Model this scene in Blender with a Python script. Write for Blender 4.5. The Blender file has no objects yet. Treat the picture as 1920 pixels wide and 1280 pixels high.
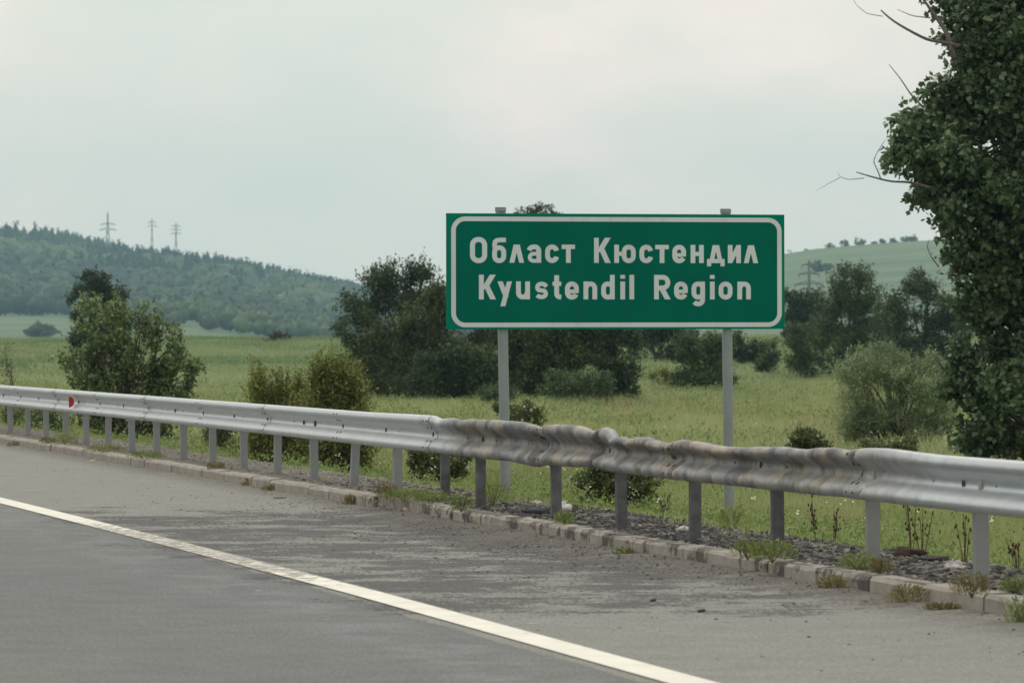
import bpy, math, random
import numpy as np
from mathutils import Vector

R = math.radians
scene = bpy.context.scene
COL = scene.collection
EYE = 1.48            # camera height over the carriageway
FPX = 8400.0          # focal length measured in photo pixels (1920 wide)
SUN_EL, SUN_AZ = 58.0, 335.0   # azimuth measured clockwise from +Y (view direction)

# ------------------------------------------------------------------ camera
cam_d = bpy.data.cameras.new('camera')
cam = bpy.data.objects.new('camera', cam_d)
COL.objects.link(cam)
cam.location = (0, 0, EYE)
cam.rotation_euler = (R(90) + math.atan(3 / FPX), 0, 0)
cam_d.sensor_width = 36
cam_d.lens = FPX / 1920 * 36
cam_d.clip_start = 0.5
cam_d.clip_end = 9000
cam_d.dof.use_dof = True
cam_d.dof.focus_distance = 41
cam_d.dof.aperture_fstop = 8.5
scene.camera = cam

# ------------------------------------------------------------------ sky and sun
world = bpy.data.worlds.new('World')
scene.world = world
world.use_nodes = True
wn, wl = world.node_tree.nodes, world.node_tree.links
wn.clear()
w_out = wn.new('ShaderNodeOutputWorld')
sky = wn.new('ShaderNodeTexSky')
sky.sky_type = 'NISHITA'
sky.sun_disc = False
sky.sun_elevation = R(SUN_EL)
sky.sun_rotation = R(SUN_AZ)
sky.air_density = 1.0
sky.dust_density = 3.0
bg1 = wn.new('ShaderNodeBackground'); bg1.inputs[1].default_value = 0.1
bg2 = wn.new('ShaderNodeBackground'); bg2.inputs[1].default_value = 1.0
wl.new(sky.outputs[0], bg1.inputs[0])
tc = wn.new('ShaderNodeTexCoord')
mp = wn.new('ShaderNodeMapping'); mp.inputs['Scale'].default_value = (1.0, 1.0, 2.1)
mp.inputs['Location'].default_value = (0.37, 0.2, 0.13)
wl.new(tc.outputs['Generated'], mp.inputs[0])
nz = wn.new('ShaderNodeTexNoise'); nz.inputs['Scale'].default_value = 11
nz.inputs['Detail'].default_value = 6; nz.inputs['Roughness'].default_value = 0.52
wl.new(mp.outputs[0], nz.inputs[0])
rp = wn.new('ShaderNodeValToRGB')
rp.color_ramp.elements[0].position = 0.36; rp.color_ramp.elements[0].color = (0.920, 0.930, 0.820, 1)
rp.color_ramp.elements[1].position = 0.70; rp.color_ramp.elements[1].color = (1.300, 1.070, 0.980, 1)
e = rp.color_ramp.elements.new(0.50); e.color = (1.020, 0.970, 0.850, 1)
wl.new(nz.outputs[0], rp.inputs[0]); wl.new(rp.outputs[0], bg2.inputs[0])
mx = wn.new('ShaderNodeMixShader'); mx.inputs[0].default_value = 0.90
wl.new(bg1.outputs[0], mx.inputs[1]); wl.new(bg2.outputs[0], mx.inputs[2])
wl.new(mx.outputs[0], w_out.inputs[0])

sun_d = bpy.data.lights.new('sun', 'SUN')
sun_d.energy = 1.35
sun_d.angle = R(12)
sun_d.color = (1.0, 0.97, 0.92)
sun = bpy.data.objects.new('sun', sun_d)
COL.objects.link(sun)
_sd = Vector((math.sin(R(SUN_AZ)) * math.cos(R(SUN_EL)), math.cos(R(SUN_AZ)) * math.cos(R(SUN_EL)), math.sin(R(SUN_EL))))
sun.rotation_euler = _sd.to_track_quat('Z', 'Y').to_euler()

scene.view_settings.view_transform = 'Standard'
scene.view_settings.look = 'None'
scene.view_settings.exposure = 0.0
scene.view_settings.gamma = 1.0
scene.view_settings.use_curve_mapping = False
scene.render.engine = 'CYCLES'
scene.cycles.max_bounces = 6
scene.cycles.volume_bounces = 0
scene.cycles.transparent_max_bounces = 8
scene.cycles.use_denoising = True

# ------------------------------------------------------------------ numeric helpers
rng = np.random.default_rng(7)


def _hash(i, j, seed):
    n = (i * 374761393 + j * 668265263 + seed * 1442695041) & 0x7fffffff
    n = ((n ^ (n >> 13)) * 1274126177) & 0x7fffffff
    return ((n ^ (n >> 16)) & 0xffff) / 65535.0


def vnoise(x, y, seed=0):
    x = np.asarray(x, float); y = np.asarray(y, float)
    i = np.floor(x).astype(np.int64); j = np.floor(y).astype(np.int64)
    fx = x - i; fy = y - j
    fx = fx * fx * (3 - 2 * fx); fy = fy * fy * (3 - 2 * fy)
    a = _hash(i, j, seed); b = _hash(i + 1, j, seed); c = _hash(i, j + 1, seed); d = _hash(i + 1, j + 1, seed)
    return (a * (1 - fx) + b * fx) * (1 - fy) + (c * (1 - fx) + d * fx) * fy


def fbm(x, y, seed=0, oct=4):
    s = 0; a = 0.5
    for k in range(oct):
        s = s + a * vnoise(np.asarray(x) * 2 ** k, np.asarray(y) * 2 ** k, seed + k)
        a *= 0.5
    return s


def sstep(a, b, x):
    t = np.clip((np.asarray(x, float) - a) / (b - a), 0, 1)
    return t * t * (3 - 2 * t)


# --- the guardrail line: u runs away from the camera along the road, v across it (positive = behind the rail)
A0, KC = 0.2320, 1.78e-4
P22 = np.array([2.655, 25.344])
D0 = np.array([-math.sin(A0), math.cos(A0)])
N0 = np.array([math.cos(A0), math.sin(A0)])


def uv2xy(u, v):
    u = np.asarray(u, float); v = np.asarray(v, float)
    lat = v - KC * u * u / 2
    return P22[0] + u * D0[0] + lat * N0[0], P22[1] + u * D0[1] + lat * N0[1]


def xy2uv(x, y):
    dx = np.asarray(x, float) - P22[0]; dy = np.asarray(y, float) - P22[1]
    u = dx * D0[0] + dy * D0[1]
    v = dx * N0[0] + dy * N0[1] + KC * np.minimum(u, 400) ** 2 / 2
    return u, v


def heading(u):
    return A0 + KC * u


def px2u(x, v=0.0):
    """distance along the rail at which the line at offset v crosses the photo column x"""
    lo, hi = -15.0, 120.0
    for _ in range(50):
        m = (lo + hi) / 2
        X, Y = uv2xy(m, v)
        if 960 + FPX * X / Y > x: lo = m
        else: hi = m
    return (lo + hi) / 2


RIDGE_X = np.array([-420, -300, -217, -201, -172, -149, -127, -109, -90, -77, -63, -50, -25, 20, 90, 400.])
RIDGE_Z = np.array([46, 42, 37.5, 38.5, 33, 29, 27.0, 23.5, 20, 16.5, 14.5, 12, 6, 0, -2, -3.])
RIGHT_X = np.array([-60, -10, 40, 86, 110, 140, 175, 260, 420.])
RIGHT_Z = np.array([2, 9, 20, 29.6, 31.8, 33.6, 36.8, 40, 42.])


def H(X, Y):
    X = np.asarray(X, float); Y = np.asarray(Y, float)
    u, v = xy2uv(X, Y)
    vv = np.where(Y < 300, v, 50.0)
    z = np.interp(vv, [-1, 0.75, 1.25, 3.35, 6, 12, 30], [0.112, 0.12, -0.06, -0.38, -0.58, -0.68, -0.72])
    z = z + (vnoise(X * 0.9, Y * 0.9, 3) - 0.5) * 0.10 * sstep(0.6, 3, vv)
    z = z + (vnoise(X * 0.13, Y * 0.07, 5) - 0.5) * (0.28 + 0.35 * sstep(70, 120, Y)) * sstep(3, 15, vv)
    z = z + (vnoise(X * 0.035, Y * 0.02, 9) - 0.5) * 0.7 * sstep(150, 260, Y) * (1 - sstep(430, 480, Y))
    z = z + 2.35 * sstep(170, 410, Y) * (1 - sstep(430, 620, Y)) - 0.35 * sstep(430, 620, Y)
    z = z + 0.22 * sstep(-10, 25, X) * sstep(280, 420, Y) * (1 - sstep(430, 620, Y))
    z = z - 2.4 * sstep(620, 1240, Y)
    # pale field at the foot of the wooded hill
    z = z + 16.4 * sstep(1280, 2100, Y) * sstep(-40, -150, X)
    # the two hills
    zl = EYE + 2 * (np.interp(X / 2, RIDGE_X, RIDGE_Z) - EYE) + (fbm(X * 0.01, Y * 0.005, 21) - 0.5) * 6
    z = np.where(Y > 2100, z + np.maximum(zl - z, 0) * sstep(2100, 3800, Y) ** 0.85, z)
    zr = EYE + 2 * (np.interp(X / 2, RIGHT_X, RIGHT_Z) - EYE)
    z = z + np.maximum(zr - z, 0) * sstep(1120, 2800, Y) * sstep(-80, 120, X)
    return z


def ground_depth(px, py, lo, hi):
    """distance at which the ground is seen in photo row py"""
    Zs = np.linspace(lo, hi, 400); X = (px - 960) / FPX * Zs
    yy = 643 - (H(X, Zs) - EYE) * FPX / Zs
    return float(Zs[np.argmin(np.abs(yy - py))])


def at(px, py, Z):
    s = FPX / Z
    return np.array([(px - 960) / s, Z, EYE + (643 - py) / s])


# ------------------------------------------------------------------ mesh helpers
def mesh_np(name, verts, faces, mats, smooth=False, attrs=None, matidx=None):
    verts = np.asarray(verts, np.float32); faces = np.asarray(faces, np.int32)
    me = bpy.data.meshes.new(name)
    k = faces.shape[1]
    me.vertices.add(len(verts)); me.vertices.foreach_set('co', verts.ravel())
    me.loops.add(faces.size); me.loops.foreach_set('vertex_index', faces.ravel())
    me.polygons.add(len(faces))
    me.polygons.foreach_set('loop_start', np.arange(0, faces.size, k, dtype=np.int32))
    me.polygons.foreach_set('loop_total', np.full(len(faces), k, np.int32))
    if smooth: me.polygons.foreach_set('use_smooth', np.ones(len(faces), bool))
    if matidx is not None: me.polygons.foreach_set('material_index', np.asarray(matidx, np.int32))
    for m in (mats if isinstance(mats, (list, tuple)) else [mats]): me.materials.append(m)
    for an, arr in (attrs or {}).items():
        a = me.attributes.new(an, 'FLOAT', 'POINT')
        a.data.foreach_set('value', np.asarray(arr, np.float32))
    me.update(calc_edges=True)
    return me


def obj(name, me, parent=None):
    o = bpy.data.objects.new(name, me)
    COL.objects.link(o)
    if parent is not None: o.parent = parent
    return o


def empty(name, loc=(0, 0, 0), rz=0, parent=None):
    o = bpy.data.objects.new(name, None)
    o.empty_display_size = 0.2
    o.location = loc; o.rotation_euler = (0, 0, rz)
    COL.objects.link(o)
    if parent is not None: o.parent = parent
    return o


def tag(o, label=None, cat=None, group=None, kind=None):
    if label: o['label'] = label
    if cat: o['category'] = cat
    if group: o['group'] = group
    if kind: o['kind'] = kind
    return o


class MB:
    """collects quads / triangles as 4-vertex faces"""
    def __init__(s): s.v = []; s.f = []; s.n = 0
    def add(s, v, f):
        v = np.asarray(v, float); f = np.asarray(f, int)
        if f.shape[1] == 3: f = np.hstack([f, f[:, 2:3]])
        s.v.append(v); s.f.append(f + s.n); s.n += len(v)
    def box(s, c, size, rz=0, jitter=0, tilt=(0, 0)):
        x, y, z = [d / 2 for d in size]
        v = np.array([[i * x, j * y, k * z] for k in (-1, 1) for j in (-1, 1) for i in (-1, 1)], float)
        if jitter: v += rng.normal(0, jitter, v.shape)
        ca, sa = math.cos(tilt[0]), math.sin(tilt[0])
        v = v @ np.array([[1, 0, 0], [0, ca, sa], [0, -sa, ca]])
        ca, sa = math.cos(tilt[1]), math.sin(tilt[1])
        v = v @ np.array([[ca, 0, sa], [0, 1, 0], [-sa, 0, ca]])
        ca, sa = math.cos(rz), math.sin(rz)
        v = v @ np.array([[ca, sa, 0], [-sa, ca, 0], [0, 0, 1]])
        s.add(v + np.asarray(c), [[0, 2, 3, 1], [4, 5, 7, 6], [0, 1, 5, 4], [2, 6, 7, 3], [0, 4, 6, 2], [1, 3, 7, 5]])
    def tube(s, pts, rad, n=6, cap=True):
        pts = np.asarray(pts, float); m = len(pts)
        rad = np.broadcast_to(np.asarray(rad, float), (m,))
        t = np.gradient(pts, axis=0); t /= np.linalg.norm(t, axis=1)[:, None] + 1e-9
        ref = np.where(np.abs(t[:, 2:3]) > 0.9, np.array([[1., 0, 0]]), np.array([[0, 0, 1.]]))
        a = np.cross(t, ref); a /= np.linalg.norm(a, axis=1)[:, None] + 1e-9
        b = np.cross(t, a)
        ang = np.arange(n) / n * 2 * math.pi
        v = pts[:, None] + rad[:, None, None] * (np.cos(ang)[None, :, None] * a[:, None] + np.sin(ang)[None, :, None] * b[:, None])
        v = v.reshape(-1, 3)
        f = []
        for i in range(m - 1):
            for j in range(n):
                k = (j + 1) % n
                f.append([i * n + j, i * n + k, (i + 1) * n + k, (i + 1) * n + j])
        if cap:
            v = np.vstack([v, pts[-1:], pts[:1]]); e = m * n
            for j in range(n):
                k = (j + 1) % n
                f.append([(m - 1) * n + j, (m - 1) * n + k, e, e]); f.append([k, j, e + 1, e + 1])
        s.add(v, f)
    def mesh(s, name, mat, smooth=False):
        v = np.vstack(s.v); f = np.vstack(s.f)
        me = bpy.data.meshes.new(name)
        fl = [tuple(dict.fromkeys(q)) for q in f.tolist()]
        me.from_pydata(v.tolist(), [], fl)
        if smooth: me.polygons.foreach_set('use_smooth', np.ones(len(fl), bool))
        for m in (mat if isinstance(mat, (list, tuple)) else [mat]): me.materials.append(m)
        me.update()
        return me


# ------------------------------------------------------------------ materials
class NT:
    def __init__(s, name):
        s.m = bpy.data.materials.new(name); s.m.use_nodes = True
        s.n = s.m.node_tree.nodes; s.l = s.m.node_tree.links
        s.b = s.n['Principled BSDF']; s.out = s.n['Material Output']
    def node(s, t, **kw):
        x = s.n.new(t)
        for k, v in kw.items():
            if k in x.inputs.keys() if isinstance(k, str) else False: x.inputs[k].default_value = v
            else: setattr(x, k, v)
        return x
    def pos(s):
        if not hasattr(s, '_p'): s._p = s.n.new('ShaderNodeNewGeometry').outputs['Position']
        return s._p
    def scaled(s, sc):
        m = s.n.new('ShaderNodeMapping'); m.inputs['Scale'].default_value = sc
        s.l.new(s.pos(), m.inputs[0]); return m.outputs[0]
    def noise(s, scale, detail=4, rough=0.55, vec=None):
        x = s.n.new('ShaderNodeTexNoise'); x.inputs['Scale'].default_value = scale
        x.inputs['Detail'].default_value = detail; x.inputs['Roughness'].default_value = rough
        s.l.new(vec if vec is not None else s.pos(), x.inputs['Vector']); return x.outputs[0]
    def ramp(s, fac, stops, interp='LINEAR'):
        x = s.n.new('ShaderNodeValToRGB'); x.color_ramp.interpolation = interp
        el = x.color_ramp.elements
        while len(el) > len(stops): el.remove(el[-1])
        while len(el) < len(stops): el.new(0.5)
        for e_, (p, c) in zip(el, stops):
            e_.position = p; e_.color = (c, c, c, 1) if isinstance(c, (int, float)) else (*c, 1)
        s.l.new(fac, x.inputs[0]); return x.outputs[0]
    def mix(s, f, a, b):
        x = s.n.new('ShaderNodeMix'); x.data_type = 'RGBA'
        for k, val in ((0, f), (6, a), (7, b)):
            if isinstance(val, (int, float)): x.inputs[k].default_value = val
            elif isinstance(val, tuple): x.inputs[k].default_value = (*val, 1)
            else: s.l.new(val, x.inputs[k])
        return x.outputs[2]
    def math(s, op, a, b=0.0, clamp=False):
        x = s.n.new('ShaderNodeMath'); x.operation = op; x.use_clamp = clamp
        for k, val in ((0, a), (1, b)):
            if isinstance(val, (int, float)): x.inputs[k].default_value = val
            else: s.l.new(val, x.inputs[k])
        return x.outputs[0]
    def attr(s, name):
        x = s.n.new('ShaderNodeAttribute'); x.attribute_name = name; return x.outputs['Fac']
    def island(s):
        return s.n.new('ShaderNodeNewGeometry').outputs['Random Per Island']
    def band(s, val, a, b, c, d):
        """1 between b and c, fading to 0 at a and d"""
        up = s.n.new('ShaderNodeMapRange'); up.interpolation_type = 'SMOOTHSTEP'
        dn = s.n.new('ShaderNodeMapRange'); dn.interpolation_type = 'SMOOTHSTEP'
        s.l.new(val, up.inputs[0]); s.l.new(val, dn.inputs[0])
        up.inputs[1].default_value = a; up.inputs[2].default_value = b
        dn.inputs[1].default_value = c; dn.inputs[2].default_value = d
        dn.inputs[3].default_value = 1; dn.inputs[4].default_value = 0
        return s.math('MULTIPLY', up.outputs[0], dn.outputs[0])
    def set(s, color=None, rough=None, metal=None, spec=None):
        for k, val in (('Base Color', color), ('Roughness', rough), ('Metallic', metal), ('Specular IOR Level', spec)):
            if val is None: continue
            if isinstance(val, (int, float)): s.b.inputs[k].default_value = val
            elif isinstance(val, tuple): s.b.inputs[k].default_value = (*val, 1)
            else: s.l.new(val, s.b.inputs[k])
        return s
    def bump(s, h, dist=0.01, strength=1.0):
        x = s.n.new('ShaderNodeBump'); x.inputs['Distance'].default_value = dist; x.inputs['Strength'].default_value = strength
        s.l.new(h, x.inputs['Height']); s.l.new(x.outputs[0], s.b.inputs['Normal']); return s


def leaf_mat(name, dark, mid, light, trans=0.3, rough=0.55, nscale=1.2):
    t = NT(name)
    c = t.ramp(t.island(), [(0.0, dark), (0.55, mid), (1.0, light)])
    n = t.ramp(t.noise(nscale, 3), [(0.3, 0.72), (0.7, 1.25)])
    x = t.n.new('ShaderNodeMix'); x.data_type = 'RGBA'; x.blend_type = 'MULTIPLY'; x.inputs[0].default_value = 1
    t.l.new(c, x.inputs[6]); t.l.new(n, x.inputs[7])
    t.set(x.outputs[2], rough, 0, 0.35)
    tr = t.n.new('ShaderNodeBsdfTranslucent'); t.l.new(x.outputs[2], tr.inputs[0])
    ms = t.n.new('ShaderNodeMixShader'); ms.inputs[0].default_value = trans
    t.l.new(t.b.outputs[0], ms.inputs[1]); t.l.new(tr.outputs[0], ms.inputs[2]); t.l.new(ms.outputs[0], t.out.inputs[0])
    return t.m


def plain(name, col, rough=0.7, metal=0.0, var=0.15, scale=8.0, bump=0.0):
    t = NT(name)
    a = tuple(c * (1 - var) for c in col); b = tuple(min(1, c * (1 + var)) for c in col)
    n = t.noise(scale, 5)
    t.set(t.ramp(n, [(0.3, a), (0.7, b)]), rough, metal)
    if bump: t.bump(n, bump)
    return t.m


# asphalt --------------------------------------------------------------
def asphalt():
    t = NT('asphalt')
    u, v = t.attr('u'), t.attr('v')
    big = t.noise(0.35, 5, 0.6)
    mid = t.noise(2.2, 6, 0.65)
    fine = t.noise(45, 3, 0.7)
    agg = t.noise(75, 3, 0.85)
    edge = t.math('ADD', v, t.math('MULTIPLY', t.math('SUBTRACT', t.noise(1.3, 5, 0.7), 0.5), 0.16))
    should = t.ramp(mid, [(0.3, (0.222, 0.230, 0.213)), (0.7, (0.275, 0.284, 0.262))])
    lane = t.ramp(mid, [(0.3, (0.138, 0.148, 0.151)), (0.7, (0.178, 0.190, 0.191))])
    wheel = t.noise(1.0, 4, 0.6, t.scaled((0.25, 0.06, 1)))
    lane = t.mix(t.ramp(wheel, [(0.42, 0.0), (0.62, 0.5)]), lane, (0.215, 0.218, 0.212))
    f = t.math('GREATER_THAN', edge, -3.36)
    col = t.mix(f, lane, should)
    # bluish rubbed streaks beside the edge line
    st = t.math('MULTIPLY', t.band(v, -4.3, -3.9, -3.65, -3.4), t.ramp(t.noise(1.6, 5, 0.7), [(0.46, 0.0), (0.60, 0.45)]))
    col = t.mix(st, col, (0.260, 0.280, 0.300))
    # scorched / oily area next to the crumpled rail: its own ragged stains
    zone = t.math('MULTIPLY', t.band(u, -3.5, 1.0, 13.0, 21.0), t.band(v, -4.9, -2.9, -0.35, -0.30))
    stain = t.ramp(t.math('ADD', t.math('ADD', t.math('MULTIPLY', t.noise(1.15, 10, 0.78), 0.72), t.math('MULTIPLY', zone, 0.24)), t.math('MULTIPLY', t.math('SUBTRACT', t.noise(1.0, 3, 0.8, t.scaled((34, 5, 1))), 0.5), 0.22)), [(0.555, 0.0), (0.605, 1.0)])
    stain = t.math('MULTIPLY', stain, t.ramp(fine, [(0.25, 0.55), (0.55, 1.0)]))
    col = t.mix(t.math('MULTIPLY', stain, 0.92), col, (0.078, 0.077, 0.082))
    zone2 = t.math('MULTIPLY', t.band(u, 0.0, 4.0, 12.0, 18.0), t.band(v, -2.1, -0.9, -0.3, -0.2))
    s2 = t.ramp(t.math('ADD', t.math('MULTIPLY', t.noise(3.5, 6, 0.75), 0.7), t.math('MULTIPLY', zone2, 0.36)), [(0.62, 0.0), (0.72, 0.75)])
    col = t.mix(s2, col, (0.085, 0.082, 0.083))
    # faint black skid-like smears elsewhere
    sm = t.ramp(t.noise(0.8, 7, 0.78), [(0.60, 0.0), (0.68, 0.40)])
    col = t.mix(sm, col, (0.13, 0.128, 0.125))
    # dirt gathered at the kerb
    dirt = t.math('MULTIPLY', t.band(v, -1.0, -0.46, -0.2, -0.1), t.ramp(t.noise(7, 6, 0.75), [(0.35, 0.25), (0.6, 1.0)]))
    col = t.mix(dirt, col, (0.135, 0.120, 0.100))
    # small pale paint scuffs
    sc = t.math('MULTIPLY', t.band(v, -5.0, -3.9, -2.2, -1.9), t.ramp(t.noise(5.5, 3, 0.5), [(0.735, 0.0), (0.76, 0.7)]))
    col = t.mix(sc, col, (0.50, 0.50, 0.49))
    grain = t.ramp(t.noise(1.0, 2, 0.7, t.scaled((55, 5, 1))), [(0.3, 0.86), (0.7, 1.14)])
    col = t.mix(1.0, col, col)
    xg = t.n.new('ShaderNodeMix'); xg.data_type = 'RGBA'; xg.blend_type = 'MULTIPLY'; xg.inputs[0].default_value = 1
    t.l.new(col, xg.inputs[6]); t.l.new(grain, xg.inputs[7]); col = xg.outputs[2]
    g = t.ramp(agg, [(0.28, 0.62), (0.5, 1.0), (0.74, 1.36)])
    x = t.n.new('ShaderNodeMix'); x.data_type = 'RGBA'; x.blend_type = 'MULTIPLY'; x.inputs[0].default_value = 1
    t.l.new(col, x.inputs[6]); t.l.new(g, x.inputs[7])
    t.set(x.outputs[2], 0.85, 0, 0.3)
    t.bump(t.math('ADD', agg, fine), 0.012, 0.9)
    return t.m


def line_paint():
    t = NT('road_paint')
    u, v = t.attr('u'), t.attr('v')
    n = t.noise(9, 7, 0.75)
    wear = t.math('MULTIPLY', t.band(u, 1.5, 5.0, 10.5, 15.0), 0.185)
    m = t.ramp(t.math('ADD', n, wear), [(0.625, 0.0), (0.67, 1.0)])
    edgew = t.math('MULTIPLY', t.math('SUBTRACT', 1.0, t.band(v, -3.325, -3.300, -3.115, -3.09)), 0.55)
    m2 = t.ramp(t.math('ADD', t.math('MULTIPLY', t.noise(30, 4, 0.7), 0.6), edgew), [(0.52, 0.0), (0.6, 1.0)])
    c = t.ramp(t.noise(3, 5, 0.65), [(0.3, (0.62, 0.62, 0.55)), (0.7, (0.78, 0.77, 0.69))])
    c = t.mix(t.math('MAXIMUM', m, m2), c, (0.26, 0.25, 0.225))
    c = t.mix(t.ramp(t.noise(120, 2, 0.7), [(0.62, 0.0), (0.75, 0.4)]), c, (0.3, 0.29, 0.26))
    t.set(c, 0.7, 0, 0.3)
    t.bump(t.noise(90, 3, 0.7), 0.004, 0.6)
    return t.m


def ground_mat():
    t = NT('meadow')
    v = t.attr('v'); far = t.attr('far'); kind = t.attr('field')
    n1 = t.noise(0.06, 6, 0.62); n2 = t.noise(0.9, 6, 0.7); n3 = t.noise(14, 4, 0.75)
    g = t.ramp(n2, [(0.28, (0.100, 0.140, 0.050)), (0.5, (0.170, 0.215, 0.085)), (0.72, (0.250, 0.270, 0.130))])
    g = t.mix(t.ramp(n1, [(0.42, 0.0), (0.62, 0.75)]), g, (0.190, 0.215, 0.095))
    farc = t.ramp(t.noise(0.05, 6, 0.6, t.scaled((1, 0.25, 1))), [(0.3, (0.085, 0.150, 0.052)), (0.6, (0.125, 0.185, 0.070)), (0.8, (0.175, 0.205, 0.090))])
    col = t.mix(far, g, farc)
    fieldc = t.ramp(t.noise(0.012, 5, 0.6, t.scaled((0.6, 2.0, 1))), [(0.35, (0.098, 0.150, 0.088)), (0.65, (0.160, 0.205, 0.118))])
    col = t.mix(kind, col, fieldc)
    # gravelly verge, its inner edge ragged
    ve = t.math('ADD', v, t.math('MULTIPLY', t.math('SUBTRACT', t.noise(1.1, 5, 0.7), 0.5), 1.3))
    ver = t.math('MULTIPLY', t.band(ve, -3, -2, 0.55, 0.95), t.math('SUBTRACT', 1.0, far))
    gr = t.ramp(t.noise(28, 5, 0.8), [(0.3, (0.070, 0.065, 0.060)), (0.5, (0.170, 0.160, 0.140)), (0.72, (0.33, 0.31, 0.275))])
    gr = t.mix(t.ramp(t.noise(2.0, 5, 0.7), [(0.45, 0.0), (0.6, 0.6)]), gr, (0.10, 0.085, 0.065))
    col = t.mix(ver, col, gr)
    t.set(col, 0.95, 0, 0.15)
    t.bump(t.math('ADD', n3, n2), 0.05, 0.7)
    return t.m


def galv(name, base=(0.53, 0.56, 0.585), metal=0.55, rough=0.42):
    t = NT(name)
    n = t.noise(5, 5, 0.65); n2 = t.noise(60, 3, 0.7, t.scaled((1, 1, 0.25)))
    c = t.ramp(n, [(0.3, tuple(b * 0.88 for b in base)), (0.7, tuple(min(1, b * 1.08) for b in base))])
    c = t.mix(t.ramp(n2, [(0.45, 0.0), (0.75, 0.22)]), c, (0.33, 0.34, 0.34))
    t.set(c, t.ramp(n, [(0.3, rough - 0.05), (0.7, rough + 0.12)]), metal)
    return t.m


def beam_mat():
    t = NT('beam_steel')
    burn = t.attr('burn'); u = t.attr('u'); w = t.attr('w')
    n = t.noise(3, 5, 0.65); n2 = t.noise(40, 3, 0.7)
    clean = t.ramp(n, [(0.3, (0.445, 0.485, 0.515)), (0.7, (0.53, 0.57, 0.60))])
    clean = t.mix(t.ramp(n2, [(0.5, 0.0), (0.8, 0.2)]), clean, (0.36, 0.37, 0.38))
    # slanting heat-tint bands along the burnt beam
    cx = t.n.new('ShaderNodeCombineXYZ')
    t.l.new(t.math('ADD', t.math('MULTIPLY', u, 1.7), t.math('MULTIPLY', w, 0.5)), cx.inputs[0])
    t.l.new(t.math('MULTIPLY', w, 1.7), cx.inputs[1])
    bn = t.noise(1.15, 8, 0.68, cx.outputs[0])
    tint = t.ramp(bn, [(0.30, (0.110, 0.138, 0.172)), (0.40, (0.225, 0.238, 0.252)), (0.52, (0.282, 0.277, 0.268)),
                       (0.60, (0.375, 0.305, 0.225)), (0.645, (0.310, 0.304, 0.294)), (0.78, (0.42, 0.41, 0.39))])
    soot = t.ramp(t.noise(2.6, 7, 0.75), [(0.47, 0.0), (0.58, 0.8)])
    tint = t.mix(soot, tint, (0.082, 0.084, 0.090))
    tint = t.mix(t.ramp(n2, [(0.5, 0.0), (0.8, 0.35)]), tint, (0.15, 0.13, 0.115))
    edge = t.math('ADD', t.math('MULTIPLY', t.math('SUBTRACT', t.noise(4, 5, 0.7), 0.5), 0.9), burn)
    f = t.ramp(edge, [(0.22, 0.0), (0.80, 1.0)])
    t.set(t.mix(f, clean, tint), t.ramp(f, [(0, 0.36), (1, 0.62)]), t.ramp(f, [(0, 0.78), (1, 0.40)]))
    t.bump(t.noise(9, 5, 0.6), 0.012, 0.35)
    return t.m


def kerb_mat(name, dark):
    t = NT(name)
    n = t.noise(6, 6, 0.7)
    c = t.ramp(n, [(0.3, (0.255, 0.240, 0.212)), (0.7, (0.365, 0.345, 0.308))])
    if dark: c = t.mix(t.ramp(t.noise(2.6, 6, 0.75), [(0.49, 0.0), (0.545, 0.9)]), c, (0.075, 0.070, 0.068))
    c = t.mix(t.ramp(t.noise(2.4, 4, 0.7), [(0.52, 0.0), (0.7, 0.5)]), c, (0.200, 0.150, 0.125))
    c = t.mix(t.ramp(t.noise(60, 3, 0.7), [(0.55, 0.0), (0.75, 0.45)]), c, (0.12, 0.115, 0.1))
    t.set(c, 0.9, 0, 0.2); t.bump(t.noise(35, 5, 0.75), 0.012, 0.7)
    return t.m


M_asphalt, M_paint, M_ground = asphalt(), line_paint(), ground_mat()
M_beam = beam_mat()
M_post = galv('post_zinc', (0.240, 0.258, 0.272), 0.35, 0.5)
M_postburn = plain('post_scorched', (0.105, 0.112, 0.122), 0.65, 0.35, 0.45, 7)
M_bolt = plain('bolt_dark', (0.055, 0.055, 0.058), 0.6, 0.4)
M_washer = plain('washer_plate', (0.36, 0.36, 0.34), 0.5, 0.5)
M_signpost = galv('sign_post_zinc', (0.235, 0.275, 0.29), 0.35, 0.45)
M_kerb, M_kerbd = kerb_mat('kerb_concrete', False), kerb_mat('kerb_sooty', True)
M_bark = plain('bark', (0.075, 0.062, 0.052), 0.9, 0, 0.4, 14, 0.01)
M_twig = plain('twig', (0.085, 0.072, 0.066), 0.9, 0, 0.3, 14)
M_pylon = plain('pylon_steel', (0.16, 0.165, 0.17), 0.7, 0.3)


def sheeting(name, col, var):
    t = NT(name)
    n = t.noise(1.6, 3, 0.5); f = t.noise(220, 2, 0.6)
    c = t.ramp(n, [(0.3, tuple(k * (1 - var) for k in col)), (0.7, tuple(k * (1 + var) for k in col))])
    c = t.mix(t.ramp(f, [(0.4, 0.0), (0.8, 0.12)]), c, tuple(k * 0.6 for k in col))
    c = t.mix(t.ramp(t.noise(1.0, 5, 0.65, t.scaled((9, 9, 0.7))), [(0.50, 0.0), (0.75, 0.28)]), c, tuple(k * 0.55 + 0.012 for k in col))
    t.set(c, 0.7, 0, 0.03)
    return t.m


M_green = sheeting('sign_green', (0.0008, 0.128, 0.093), 0.06)
M_green2 = sheeting('sign_green_edge', (0.001, 0.185, 0.125), 0.05)
M_white = sheeting('sign_white', (0.60, 0.66, 0.70), 0.04)
M_alu = galv('sign_back', (0.5, 0.5, 0.5), 0.6, 0.4)

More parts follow.
